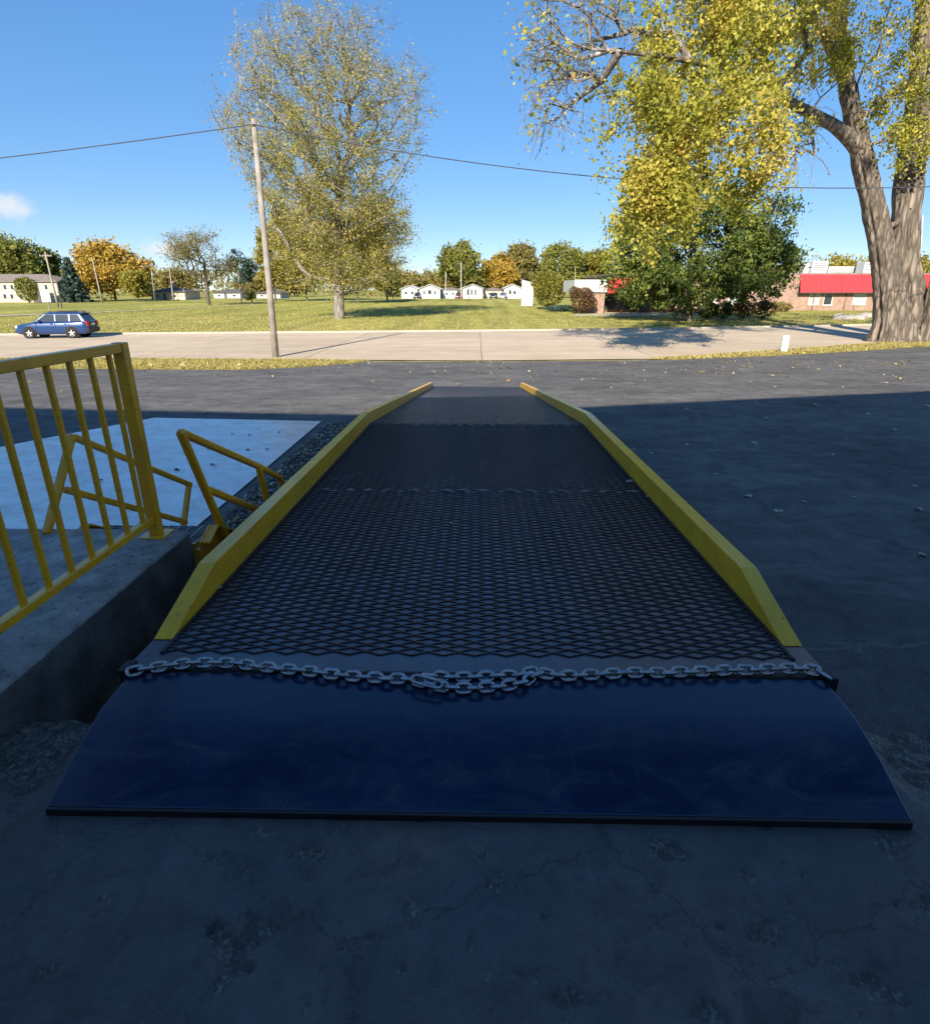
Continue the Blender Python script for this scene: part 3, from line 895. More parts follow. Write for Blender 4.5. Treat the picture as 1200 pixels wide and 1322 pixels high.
def lay(pxs, start=0):
    pts = []
    for (x, y) in pxs:
        p = at_z(x, y, 1.325)
        for _ in range(4): p = at_z(x, y, surf_z(p.y) + .021)
        pts.append(p)
    seg = [0]
    for a, b in zip(pts[:-1], pts[1:]): seg.append(seg[-1] + (b - a).length)
    n = int(seg[-1] / PITCH_L)
    def P(s):
        s = min(max(s, 0), seg[-1])
        i = min(max(0, int(np.searchsorted(seg, s) - 1)), len(pts) - 2)
        t = (s - seg[i]) / max(1e-6, seg[i + 1] - seg[i]); return pts[i].lerp(pts[i + 1], t)
    for k in range(n):
        a, b = P(k * PITCH_L), P((k + 1) * PITCH_L); c = (a + b) / 2; d = (b - a).normalized()
        roll = rad((38 if (k + start) % 2 else -52) + random.uniform(-9, 9))
        side = d.cross(Vector((0, 0, 1))).normalized(); up = side.cross(d)
        y_ = side * math.cos(roll) + up * math.sin(roll); z_ = d.cross(y_)
        R_ = Matrix((d, y_, z_)).transposed()
        o = bpy.data.objects.new('link', link_me); COL.objects.link(o); o.parent = chain
        o.location = c - chain.location; o.rotation_euler = R_.to_euler()


lay([(166, 868), (184, 864), (206, 861), (246, 856), (279, 855), (309, 857), (340, 861), (371, 864), (401, 867), (432, 871), (467, 874), (499, 876), (530, 877), (556, 884), (585, 889), (615, 888), (650, 886), (680, 880), (692, 868),
     (721, 873), (746, 872), (771, 871), (804, 869), (833, 868), (854, 869), (887, 867), (917, 867), (942, 865), (975, 865), (1010, 863), (1040, 864), (1058, 867), (1070, 876)])
lay([(548, 871), (580, 875), (612, 874), (640, 873), (668, 872), (694, 866)], 1)
hook_me = link_mesh('snap_hook', .135, .05, .0065, 24)
o = bpy.data.objects.new('snap_hook', hook_me); COL.objects.link(o); o.parent = chain
p = at_z(551, 880, 1.335); o.location = p - chain.location; o.rotation_euler = (rad(12), rad(4), rad(-16))

# ------------------------------------------------------------------ guard rail on the landing
RX = -1.97
gr = empty('guard_railing', (RX, 3.36, LAND_Z), 'yellow steel guard railing with thin upright bars on the concrete landing', 'railing')
MB().box(RX - .032, RX + .032, 3.33, 3.394, LAND_Z + .008, 2.478).build('post', 'yellow_rail_paint', gr, bevel=.005)
MB().box(RX - .026, RX + .026, .40, 3.329, 2.425, 2.475).build('top_rail', 'yellow_rail_paint', gr, bevel=.005)
MB().box(RX - .024, RX + .024, .40, 3.329, 1.420, 1.462).build('bottom_rail', 'yellow_rail_paint', gr, bevel=.005)
MB().box(RX - .075, RX + .075, 3.285, 3.44, LAND_Z - .004, LAND_Z + .009).build('base_plate', 'yellow_rail_paint', gr, bevel=.003)
y = 3.245
while y > .45:
    MB().bar((RX, y, 1.461), (RX, y - .005, 2.426), .024, .024, (0, 1, 0)).build('baluster', 'yellow_rail_paint', gr, bevel=.003)
    y -= .165
MB().box(RX - .03, RX + .03, .40, .46, LAND_Z - .01, 2.42).build('post', 'yellow_rail_paint', gr, bevel=.005)

# ------------------------------------------------------------------ steel stair down from the landing
st = empty('metal_stair', (-2.15, 3.5, 0), 'yellow steel stair with bar grating treads going down beside the ramp', 'stair')
rise, run, n_st = LAND_Z / 7, .335, 6
for k in range(n_st):
    zt_ = LAND_Z - (k + .55) * rise * 1.02; y0 = 3.47 + k * run
    tr = MB()
    for q in range(9): yy_ = y0 + .02 + q * .035; tr.box(-2.56, -1.80, yy_ - .003, yy_ + .003, zt_ - .03, zt_)
    for q in range(11): xx = -2.56 + q * .076; tr.box(xx - .003, xx + .003, y0, y0 + .31, zt_ - .028, zt_ + .002)
    tr.build('tread', 'grey_steel', st)
    MB().box(-2.57, -1.79, y0 - .012, y0 - .001, zt_ - .045, zt_ + .006).build('nosing', 'yellow_rail_paint', st)
for x in (-2.60, -1.755):
    MB().prism_x([(3.45, 1.24), (3.62, 1.30), (5.62, .17), (5.62, .012), (5.45, .012), (3.45, 1.02)], x - .006, x + .006).build('stringer', 'yellow_rail_paint', st)
    MB().prism_x([(3.46, 1.238), (3.62, 1.296), (5.60, .180), (5.60, .168), (3.62, 1.284), (3.46, 1.226)], x + .007, x + .06 if x > -2 else x + .045).build('flange', 'yellow_rail_paint', st)


def rail_frame(name, X, segs, r):
    f = empty(name, (0, 0, 0)); f.parent = st; f.location = Vector((X, 3.6, 1.3)) - st.location
    for nm, pts in segs:
        pp = [at_X(x, y, X) if not isinstance(x, Vector) else x for x, y in pts]
        mb = MB()
        for a, b in zip(pp[:-1], pp[1:]): mb.bar(a, b, r * 2, r * 2, (1, 0, 0))
        mb.build(nm, 'yellow_rail_paint', f, bevel=r * .55, segs=3)
    return f


def foot(px, py, X, z):   # where a post meets something lower
    p = at_X(px, py, X); return Vector((X, p.y, z))


rail_frame('handrail', -2.66, [('post', [(93, 561), (60, 690)]), ('top_rail', [(94, 564), (246, 626)]), ('end_post', [(244, 624), (235, 692)]), ('mid_rail', [(84, 632), (240, 674)])], .023)
rail_frame('handrail', -1.72, [('post', [(232, 556), (293, 697)]), ('top_rail', [(233, 558), (338, 604), (362, 618)]), ('brace', [(334, 604), (344, 645)]), ('end_post', [(361, 615), (374, 660)]), ('mid_rail', [(269, 632), (345, 664)])], .023)

# ------------------------------------------------------------------ gravel along the ramp
def ico():
    bm = bmesh.new(); bmesh.ops.create_icosphere(bm, subdivisions=1, radius=1)
    v = np.array([tuple(q.co) for q in bm.verts]); bm.verts.index_update(); f = np.array([[w.index for w in q.verts] for q in bm.faces]); bm.free(); return v, f


IV, IF = ico()


def pebbles(name, pts, sizes, mat, seed, flat=.65):
    r = np.random.default_rng(seed); n = len(pts)
    V = np.repeat(IV[None], n, 0) * (1 + r.normal(0, .22, (n, len(IV), 1)))
    S = np.stack([sizes * r.uniform(.7, 1.3, n), sizes * r.uniform(.7, 1.3, n), sizes * flat], -1)
    V = V * S[:, None, :]
    a = r.uniform(0, 6.28, n); ca, sa = np.cos(a)[:, None], np.sin(a)[:, None]
    X, Y = V[..., 0] * ca - V[..., 1] * sa, V[..., 0] * sa + V[..., 1] * ca
    V = np.stack([X, Y, V[..., 2]], -1) + pts[:, None, :]
    Fc = (IF[None] + (np.arange(n) * len(IV))[:, None, None]).reshape(-1, 3)
    rn = np.repeat(r.random(n), len(IF))
    return np_mesh(name, V.reshape(-1, 3), Fc, mat, rnd=rn)


n = 9000
px_ = RNG.uniform(-3.24, -1.1, n); py_ = RNG.uniform(2.6, 12.85, n)
kp = px_ < -1.1
gv = pebbles('gravel', np.stack([px_, py_, np.full(n, .022) + RNG.uniform(0, .02, n)], -1), RNG.uniform(.008, .026, n), 'gravel', 5)
tag(gv, 'mixed brown gravel and dead leaves filling the strip beside the ramp', 'gravel', kind='stuff')


# ------------------------------------------------------------------ leaf cards
def cards(name, pts, size, mat, parent=None, seed=0, jitter=.35, droop=0.0, rnd=None, aspect=.62):
    """many small folded leaves"""
    r = np.random.default_rng(seed); n = len(pts)
    nrm_ = r.normal(0, 1, (n, 3)); nrm_[:, 2] = np.abs(nrm_[:, 2]) * .8 + .1; nrm_ /= np.linalg.norm(nrm_, axis=1, keepdims=True)
    t = r.normal(0, 1, (n, 3)); t[:, 2] -= droop
    u = np.cross(nrm_, t); u /= np.linalg.norm(u, axis=1, keepdims=True) + 1e-9
    w = np.cross(u, nrm_)
    s = (size * np.clip(np.exp(r.normal(0, jitter, n)), .5, 1.75))[:, None]
    a = pts - w * s * .5; b = pts + u * s * .5 * aspect + w * s * .05 + nrm_ * s * .1; c = pts + w * s * .55; d = pts - u * s * .5 * aspect + w * s * .05 + nrm_ * s * .1
    V = np.stack([a, b, c, d], 1).reshape(-1, 3); k = np.arange(n) * 4
    Fc = np.concatenate([np.stack([k, k + 1, k + 2], -1), np.stack([k, k + 2, k + 3], -1)])
    if rnd is None: rnd = r.random(n)
    return np_mesh(name, V, Fc, mat, parent, rnd=np.concatenate([rnd, rnd]))


# ------------------------------------------------------------------ trees
def grow(nodes, parent_i, targets, step, seed, wig=.22, rise=.0):
    """grow branches from an existing skeleton out to the target points"""
    r = np.random.default_rng(seed)
    P = [np.array(p, float) for p in nodes]; par = list(parent_i)
    base = P[0]; path = [0.0]
    for i in range(1, len(P)): path.append(path[par[i]] + np.linalg.norm(P[i] - P[par[i]]))
    T = np.array(targets); order = np.argsort(np.linalg.norm(T - base, axis=1))
    tips = []
    for ti in order:
        t = T[ti]; A = np.array(P); pl = np.array(path)
        dv = t - A; dist = np.linalg.norm(dv, axis=1)
        cost = dist * 1.0 + pl * .32 + np.clip(-dv[:, 2], 0, None) * .6
        i = int(np.argmin(cost)); d = dist[i]
        n = max(1, int(round(d / step)))
        cur = i; start = P[i].copy()
        for k in range(1, n + 1):
            f = k / n; q = start + (t - start) * f
            q = q + r.normal(0, wig * step, 3) * (1 if k < n else .2) + np.array([0, 0, rise * d * math.sin(math.pi * f)])
            P.append(q); par.append(cur); path.append(path[cur] + np.linalg.norm(q - P[cur])); cur = len(P) - 1
        tips.append(cur)
    return P, par, tips


def skeleton_mesh(name, P, par, tips, r_tip, r_max, mat, parent, expo=.47, nseg=6, trunk_r=None):
    n = len(P); cnt = np.zeros(n)
    for t in tips: cnt[t] += 1
    for i in range(n - 1, 0, -1): cnt[par[i]] += max(cnt[i], 0)
    R_ = np.clip(r_tip * np.maximum(cnt, .6) ** expo, r_tip * .7, r_max)
    if trunk_r is not None:
        for i, v in trunk_r.items(): R_[i] = v
    V, Fc = [], []
    Pn = np.array(P)
    # direction at each node
    D = np.zeros((n, 3))
    for i in range(1, n):
        d = Pn[i] - Pn[par[i]]; D[i] = d / (np.linalg.norm(d) + 1e-9)
    D[0] = (0, 0, 1)
    o = 0
    for i in range(1, n):
        a, b = Pn[par[i]], Pn[i]; d = D[i]
        ra, rb = R_[par[i]], R_[i]
        if trunk_r is None or i not in trunk_r: ra = min(ra, rb * 1.35)
        k = nseg if rb > .06 else (5 if rb > .03 else 3)
        ref = np.array([0, 0, 1.0]) if abs(d[2]) < .9 else np.array([1.0, 0, 0])
        s = np.cross(d, ref); s /= np.linalg.norm(s); u = np.cross(s, d)
        t = np.arange(k) * 2 * math.pi / k
        ring = np.cos(t)[:, None] * s + np.sin(t)[:, None] * u
        V.append(a + ring * ra - d * ra * .15); V.append(b + ring * rb + d * rb * .2)
        for j in range(k): Fc.append((o + j, o + (j + 1) % k, o + k + (j + 1) % k, o + k + j))
        o += 2 * k
    ob = np_mesh(name, np.concatenate(V), Fc, mat, parent, smooth=True)
    return ob


def in_blobs(blobs, n, seed, shell=.0):
    """points inside a set of ellipsoids (cx,cy,cz,rx,ry,rz,weight)"""
    r = np.random.default_rng(seed); B = np.array(blobs, float)
    w = B[:, 6] if B.shape[1] > 6 else B[:, 3] * B[:, 4] * B[:, 5]
    k = r.choice(len(B), n, p=w / w.sum())
    d = r.normal(0, 1, (n, 3)); d /= np.linalg.norm(d, axis=1, keepdims=True)
    q = r.random(n) ** (1 / 3) if shell == 0 else np.clip(1 - np.abs(r.normal(0, shell, n)), 0, 1)
    return B[k, :3] + d * q[:, None] * B[k, 3:6]


def tree(name, base, trunk, blobs, n_cl, leaves, spread, lsize, lmat, bmat, label, group=None, seed=1, r_tip=.02, r_max=.5, step=.9,
         twigs=0, twig_len=1.0, shell=0.0, leaf_w=None, droop=0.0, wig=.22, cat='tree'):
    """trunk: list of points of the main stem; crown grown into the blobs"""
    root = empty(name, base, label, cat, group)
    r = np.random.default_rng(seed)
    T = in_blobs(blobs, n_cl, seed, shell)
    par = [0] + list(range(len(trunk) - 1))
    P, pr, tips = grow(trunk, par, T, step, seed, wig)
    if twigs:
        P2, pr2 = list(P), list(pr); cen = np.mean(T, axis=0); nt = []
        for t in list(tips):
            d = P[t] - P[pr[t]]; d /= np.linalg.norm(d) + 1e-9
            for q in range(twigs):
                e = d + r.normal(0, .55, 3) + np.array([0, 0, .25]); e /= np.linalg.norm(e)
                L = twig_len * r.uniform(.5, 1.2)
                P2.append(P[t] + e * L * .5); pr2.append(t); i = len(P2) - 1
                P2.append(P[t] + e * L + np.array([0, 0, -.12 * L])); pr2.append(i); nt.append(len(P2) - 1)
        P, pr, tips_m = P2, pr2, nt
    else:
        tips_m = tips
    tr = {0: None}
    sk = skeleton_mesh('trunk', P, pr, tips_m, r_tip, r_max, bmat, root)
    # leaves around tips and the last part of branches
    tipP = np.array([P[t] for t in tips]); N = len(tipP)
    w = np.ones(N) if leaf_w is None else np.maximum(leaf_w(tipP), 0); w = w / w.sum()
    k = r.choice(N, leaves, p=w)
    sp = spread * (.6 + .8 * r.random(N))[k]
    pts = tipP[k] + r.normal(0, 1, (leaves, 3)) * sp[:, None] * np.array([1, 1, .8])
    pts[:, 2] = np.maximum(pts[:, 2], base[2] + .15)
    # every spray of leaves keeps its own hue, with small differences between leaves
    cl = r.random(N)[k]; rn = np.clip(.55 * cl + .45 * r.random(leaves), 0, 1)
    cards('crown', pts, lsize, lmat, root, seed + 1, droop=droop, rnd=rn)
    return root


def shrub(name, px, py, w, h, label, lmat, leaves, lsize, seed, group=None, depth=None, cat='shrub', lob=7, Y=None):
    b = ground(px, py) if Y is None else Vector((at_Y(px, py, Y).x, Y, zt(Y)))
    root = empty(name, b, label, cat, group)
    r = np.random.default_rng(seed); d = depth or w
    # stems
    mb = MB()
    for q in range(6):
        a = r.uniform(0, 6.28); e = Vector((math.cos(a) * w * .28, math.sin(a) * d * .28, h * r.uniform(.5, .8)))
        mb.tube([b, b + e * .5 + Vector((0, 0, .1 * h)), b + e], [.035 * h ** .5, .022, .01], 5)
    mb.build('stems', 'bark_grey', root)
    bl = [(b.x, b.y, b.z + h * .50, w * .46, d * .46, h * .47, 3.0)]
    for q in range(lob):
        a = r.uniform(0, 6.28); f = r.uniform(.2, .36)
        bl.append((b.x + math.cos(a) * w * f, b.y + math.sin(a) * d * f, b.z + h * r.uniform(.3, .78), w * .2, d * .2, h * .22, .6))
    pts = in_blobs(bl, leaves, seed, .16); pts[:, 2] = np.maximum(pts[:, 2], b.z + .04)
    cards('foliage', pts, lsize, lmat, root, seed)
    return root


# --- large half-bare tree in the field, left of the ramp
tb = ground(438, 411)
bx, by, bz = tb


def L(px, py, dY=0): p = at_Y(px, py, by + dY); return (p.x, p.y, p.z)


def blob(px, py, rpx, rpy, w, dY=0, rd=None):
    p = at_Y(px, py, by + dY); s = by / F_PX * 1.02
    return (p.x, p.y, p.z, rpx * s, rd if rd else rpx * s * .9, rpy * s, w)


trunkL = [(bx, by, bz), (bx + .02, by, bz + 1.2), L(437, 380), L(437, 350), L(436, 318), L(434, 285), L(438, 250), L(440, 215)]
crownL = [blob(405, 85, 85, 62, 2.4), blob(420, 150, 120, 70, 3.0), blob(330, 165, 45, 60, .9), blob(505, 145, 34, 58, .6), blob(420, 215, 92, 60, 2.4), blob(395, 45, 55, 28, .7), blob(345, 75, 36, 38, .6), blob(475, 75, 34, 42, .5),
          blob(440, 280, 78, 40, 1.4), blob(355, 250, 25, 55, .5), blob(505, 285, 22, 40, .5), blob(445, 330, 48, 42, .9), blob(400, 325, 40, 45, .7, 2), blob(490, 330, 30, 40, .5, 1), blob(300, 150, 25, 18, .16), blob(535, 115, 18, 35, .25)]
tree('shade_tree', tb, trunkL, crownL, 1150, 85000, .62, .18, 'leaf_silver', 'bark_ash',
     'tall shade tree with thin bare grey top standing alone in the field', seed=21, r_tip=.010, r_max=.62, step=1.3, twigs=7, twig_len=1.6,
     leaf_w=lambda p: np.clip(1.5 - (p[:, 2] - 7) / 14, .16, 1.5) * np.clip(1.5 - np.abs(p[:, 0] - bx - 1) / 10, .35, 1.2), wig=.3)


def small_tree(name, px, py, top, wpx, label, lmat, bmat='bark_grey', leaves=4500, ls=.3, seed=1, group=None, Y=None, open_=False, low=.25, n_cl=170, twigs=0, sprd=None, rt=.02):
    """a rounded tree from its foot pixel, top pixel row and width in pixels"""
    b = ground(px, py) if Y is None else Vector((at_Y(px, py, Y).x, Y, zt(Y)))
    t = at_Y(px, top, b.y); H_ = t.z - b.z
    W_ = wpx * ((b - CAM).dot(Vector((-math.sin(YAW) * math.cos(PITCH), math.cos(YAW) * math.cos(PITCH), -math.sin(PITCH))))) / F_PX
    r = np.random.default_rng(seed)
    c0 = b.z + H_ * (low + (1 - low) * .5); hh = H_ * (1 - low) * .5
    bl = [(b.x, b.y, c0, W_ * .40, W_ * .40, hh * .88, 3.0)]
    for q in range(9):
        a = r.uniform(0, 6.28); e = r.uniform(-.7, .85)
        f = math.sqrt(max(.1, 1 - e * e))
        bl.append((b.x + math.cos(a) * W_ * .33 * f, b.y + math.sin(a) * W_ * .33 * f, c0 + e * hh * .68, W_ * r.uniform(.13, .2), W_ * .17, hh * r.uniform(.22, .34), .7))
    trunk = [tuple(b), (b.x + r.normal(0, .05), b.y, b.z + H_ * low * .5), (b.x + r.normal(0, .1), b.y, b.z + H_ * low), (b.x + r.normal(0, .2), b.y, b.z + H_ * (low + .25))]
    return tree(name, b, trunk, bl, n_cl, int(leaves * (1.0 if twigs else 1.7)), sprd or W_ * .055, ls * (1 if twigs else 1.25), lmat, bmat, label, group, seed, r_tip=rt, r_max=max(.12, H_ * .024), step=H_ * .06, twigs=twigs, twig_len=W_ * .08)


G_F = 'trees around the far edge of the field'
# lower yellow-green trees behind the shade tree
small_tree('low_tree', 396, 388, 262, 112, 'yellow-green tree left of and behind the tall half-bare tree', 'leaf_lowgold', leaves=7500, ls=.42, seed=31, low=.08, n_cl=260)
small_tree('low_tree', 462, 391, 288, 104, 'dense yellow-green tree directly behind the tall tree trunk', 'leaf_lowgold', leaves=8000, ls=.36, seed=32, low=.06, n_cl=260)
small_tree('low_tree', 500, 388, 322, 44, 'short rounded yellow-green tree just right of the tall tree', 'leaf_yellowgreen', leaves=4200, ls=.32, seed=33, low=.04)
small_tree('slender_tree', 356, 389, 283, 40, 'slim golden tree between the leaning pole and tall tree', 'leaf_lowgold', leaves=3500, ls=.32, seed=34, low=.1)
# far left
small_tree('green_tree', 8, 380, 298, 118, 'broad olive-green tree behind the beige house', 'leaf_green', leaves=8000, ls=.6, seed=41, Y=175, low=.12, n_cl=230)
small_tree('green_tree', 62, 382, 312, 50, 'dark green tree behind the beige house beside the spruce', 'leaf_dark', leaves=4000, ls=.5, seed=42, Y=180, low=.1)
small_tree('orange_tree', 150, 388, 307, 96, 'large orange-gold autumn tree behind the far street poles', 'leaf_orange', leaves=10000, ls=.5, seed=43, low=.08, n_cl=280)
small_tree('orange_tree', 178, 389, 345, 40, 'small dark gold tree at right foot of the orange tree', 'leaf_lowgold', leaves=2600, ls=.42, seed=44, low=.05)
small_tree('airy_tree', 270, 394, 284, 92, 'open-crowned half-bare tree left of the leaning pole', 'leaf_olive', 'bark_grey', leaves=5200, ls=.24, seed=45, low=.22, n_cl=300, twigs=3, rt=.016)
small_tree('green_tree', 232, 384, 345, 52, 'olive tree behind the small house with red chimney', 'leaf_olive', leaves=3500, ls=.5, seed=46, Y=200, low=.1)
small_tree('sapling', 325, 391, 372, 16, 'small green bush right of the open-crowned tree', 'leaf_green', leaves=900, ls=.25, seed=47, low=.05, n_cl=50)
# tree row beyond the mobile homes
for k, (px, top, w, mt, lab) in enumerate([(597, 309, 70, 'leaf_green', 'tallest green tree behind the white homes at the field end'),
                                           (645, 322, 46, 'leaf_orange', 'orange-topped tree behind the white homes'),
                                           (676, 309, 56, 'leaf_olive', 'olive tree right of the orange-topped tree behind the homes'),
                                           (722, 311, 62, 'leaf_green', 'green tree behind the round bush beside the brick building'),
                                           (765, 318, 54, 'leaf_yellowgreen', 'yellow-green tree behind the white roofed end of brick building')]):
    small_tree('background_tree', px, 378, top, w, lab, mt, leaves=5500, ls=.62, seed=50 + k, Y=205 + 6 * (k % 3), low=.05, n_cl=200, group=G_F)
for k, (px, top, w) in enumerate([(545, 345, 60), (570, 350, 40), (520, 350, 50), (505, 352, 45), (620, 352, 50), (1062, 327, 80), (1105, 331, 70), (1020, 333, 60), (335, 352, 60), (380, 350, 70), (200, 360, 50), (1150, 325, 80), (1200, 330, 90), (-30, 330, 80)]):
    small_tree('background_tree', px, 377, top, w, ['low hazy brown tree on the skyline above the left white homes', 'pale skyline tree above second white home', 'low skyline tree between tall tree and homes', 'low skyline tree behind the short rounded tree', 'low skyline tree behind the middle white homes',
                                                    'golden tree above the red awning roof', 'golden tree above the right end of red awning', 'gold tree above the roof beside the dense tree', 'skyline tree behind the far dark spruce',
                                                    'skyline tree behind the slim golden tree', 'low tree behind the small house left', 'tree behind the big split trunk', 'tree right of the big split trunk', 'skyline tree at the far left edge'][k],
               'leaf_olive' if k not in (5, 6, 7, 11, 12) else 'leaf_lowgold', leaves=2300, ls=.7, seed=80 + k, Y=235, low=.05, n_cl=90, group=G_F)


nw = 30000
wxx = RNG.uniform(-330, 330, nw); wyy = RNG.uniform(262, 300, nw)
wh = 5.5 + 5.5 * fbm(wxx * .045 + 40, wyy * .02, 401) + 2.0 * fbm(wxx * .2 + 40, wyy * .1, 405)
far = cards('far_woods', np.stack([wxx, wyy, .35 + wh * RNG.random(nw) ** .6], -1), 1.0, 'leaf_olive', None, 402, rnd=np.clip(.75 * fbm(wxx * .03 + 40, wyy * .03, 403) * 1.3 - .1 + .3 * RNG.random(nw), 0, 1))
tag(far, 'low band of far autumn woods along the horizon', 'woods', kind='stuff')


def spruce(px, py, top, wpx, label, seed, Y=None):
    b = ground(px, py) if Y is None else Vector((at_Y(px, py, Y).x, Y, zt(Y)))
    H_ = at_Y(px, top, b.y).z - b.z; W_ = wpx * b.y / F_PX
    root = empty('spruce_tree', b, label, 'tree')
    r = np.random.default_rng(seed)
    MB().tube([b, b + Vector((0, 0, H_ * .5)), b + Vector((0, 0, H_ * .98))], [H_ * .02, H_ * .013, .02], 8).build('trunk', 'bark_grey', root, True)
    pts = []
    for lev in np.linspace(.06, .98, 26):
        R_ = W_ * .5 * (1 - lev) ** .85 + .05; nb = int(9 - 4 * lev)
        a0 = r.uniform(0, 6.28)
        for q in range(nb):
            a = a0 + q * 6.28 / nb + r.normal(0, .15); Rl = R_ * r.uniform(.75, 1.1)
            m_ = 26
            t = r.random(m_) ** .7
            x = np.cos(a) * Rl * t + r.normal(0, .06 * W_ * .5, m_); y = np.sin(a) * Rl * t + r.normal(0, .06 * W_ * .5, m_)
            z = lev * H_ - t * Rl * .28 + t ** 3 * Rl * .12 + r.normal(0, .012 * H_, m_)
            pts.append(np.stack([b.x + x, b.y + y, b.z + np.maximum(z, .1)], -1))
    cards('crown', np.concatenate(pts), W_ * .075, 'leaf_spruce', root, seed)


spruce(98, 390, 333, 40, 'dark blue-green spruce right of the beige house', 61)
small_tree('pine_tree', 318, 388, 316, 38, 'dark ragged pine right of the open-crowned tree', 'leaf_spruce', leaves=2600, ls=.3, seed=62, low=.12, n_cl=80)

# --- dense dark tree before the brick building
db = ground(888, 414)


def DB(px, py, rx, ry, w, dY=0):
    p = at_Y(px, py, db.y + dY); s = db.y / F_PX * 1.03; return (p.x, p.y, p.z, rx * s, rx * s * .8, ry * s, w)


tree('dense_tree', db, [tuple(db), (db.x, db.y, db.z + .9), tuple(at_Y(888, 372, db.y)), tuple(at_Y(890, 330, db.y)), tuple(at_Y(892, 290, db.y))],
     [DB(900, 330, 92, 66, 3.4), DB(828, 345, 42, 44, 1.3), DB(975, 345, 50, 42, 1.3, -2), DB(985, 295, 38, 44, .9), DB(880, 270, 70, 40, 1.4), DB(905, 362, 85, 20, 1.0, -2), DB(820, 305, 30, 40, .6), DB(1005, 330, 22, 30, .4)],
     600, 60000, .45, .27, 'leaf_dark', 'bark_grey', 'dense dark green tree in front of the brick building', seed=71, r_tip=.02, r_max=.42, step=.9, shell=.28)

# --- big split-trunk cottonwood on the verge, right
CB = ground(1152, 441)


def cw(px, py, Y): return np.array(at_Y(px, py, Y))


cot = empty('cottonwood_tree', CB, 'huge split-trunk tree with furrowed bark and yellow-green leaves at right', 'tree')


def flute(t, seed):
    r = np.random.default_rng(seed); a = r.uniform(0, 6.28, 6); f = np.array([3, 5, 7, 11, 13, 17]); w = np.array([.07, .06, .05, .045, .04, .035])
    return 1 + sum(w[i] * np.sin(f[i] * t + a[i]) for i in range(6))


def stem(name, pts, radii, seed, n=56, flare=0.0, sub=10, amp=1.0):
    """a heavy furrowed stem through the given points"""
    P = np.array(pts); m_ = len(P)
    s = np.linspace(0, m_ - 1, (m_ - 1) * sub + 1)
    # catmull-rom
    def cr(A, u):
        i = int(min(u, m_ - 2)); t = u - i
        p0, p1, p2, p3 = A[max(i - 1, 0)], A[i], A[i + 1], A[min(i + 2, m_ - 1)]
        return .5 * ((2 * p1) + (-p0 + p2) * t + (2 * p0 - 5 * p1 + 4 * p2 - p3) * t * t + (-p0 + 3 * p1 - 3 * p2 + p3) * t ** 3)
    C_ = np.array([cr(P, u) for u in s]); R_ = np.array([cr(np.array(radii, float)[:, None], u)[0] for u in s])
    t = np.arange(n) * 2 * math.pi / n
    V = []
    for i in range(len(s)):
        d = C_[min(i + 1, len(s) - 1)] - C_[max(i - 1, 0)]; d /= np.linalg.norm(d)
        a = np.cross(d, [0, 1, 0]); a /= np.linalg.norm(a); b = np.cross(a, d)
        tw = t + .015 * i
        k = 1 + (flute(tw, seed) - 1) * amp * (1 + .5 * math.sin(i * .9))
        rid = .035 * np.sin(n * .5 * t + i * 1.3) * amp
        low = max(0, 1 - i / (sub * 1.2))
        k = k + low * flare * (.5 + .5 * np.sin(5 * t + seed)) + rid
        V.append(C_[i] + (np.cos(t)[:, None] * a + np.sin(t)[:, None] * b) * (R_[i] * k)[:, None])
    V = np.array(V).reshape(-1, 3); idx = np.arange(len(s) * n).reshape(len(s), n)
    nx_ = np.roll(idx, -1, 1)
    Fc = np.stack([idx[:-1], nx_[:-1], nx_[1:], idx[1:]], -1).reshape(-1, 4)
    return np_mesh(name, V, Fc, 'bark_cotton', cot, smooth=True)


Yc = CB.y
stem('trunk', [cw(1148, 452, Yc), cw(1150, 418, Yc), cw(1143, 350, Yc), cw(1130, 280, Yc), cw(1110, 190, Yc - .3), cw(1095, 120, Yc - .8), cw(1088, 60, Yc - 1.2), cw(1078, -30, Yc - 2)],
     [1.65, 1.08, .76, .62, .54, .40, .34, .26], 1, flare=.35)
stem('trunk', [cw(1178, 455, Yc + .7), cw(1176, 415, Yc + .7), cw(1167, 330, Yc + .7), cw(1172, 240, Yc + .8), cw(1184, 150, Yc + 1), cw(1193, 60, Yc + 1), cw(1198, -60, Yc + 1)],
     [1.4, .98, .74, .70, .63, .54, .42], 2, flare=.3)
stem('trunk', [cw(1210, 458, Yc - .2), cw(1214, 415, Yc - .3), cw(1232, 330, Yc - .6), cw(1262, 230, Yc - 1.2), cw(1300, 100, Yc - 2)],
     [1.7, 1.15, .80, .66, .5], 3, flare=.35)
stem('limb', [cw(1112, 195, Yc - .3), cw(1085, 168, Yc - 1), cw(1045, 145, Yc - 2.5), cw(1000, 122, Yc - 5), cw(945, 96, Yc - 8), cw(890, 78, Yc - 10.5), cw(800, 66, Yc - 12)],
     [.48, .34, .27, .22, .17, .12, .06], 4, n=20, amp=.6)
stem('limb', [cw(1090, 100, Yc - 1), cw(1060, 40, Yc - 2.5), cw(1030, -5, Yc - 4), cw(980, -60, Yc - 6)], [.30, .22, .17, .1], 5, n=20, amp=.6)
stem('limb', [cw(1148, 292, Yc), cw(1160, 284, Yc + .4), cw(1168, 262, Yc + .6)], [.16, .14, .16], 6, n=16, amp=.5, sub=5)
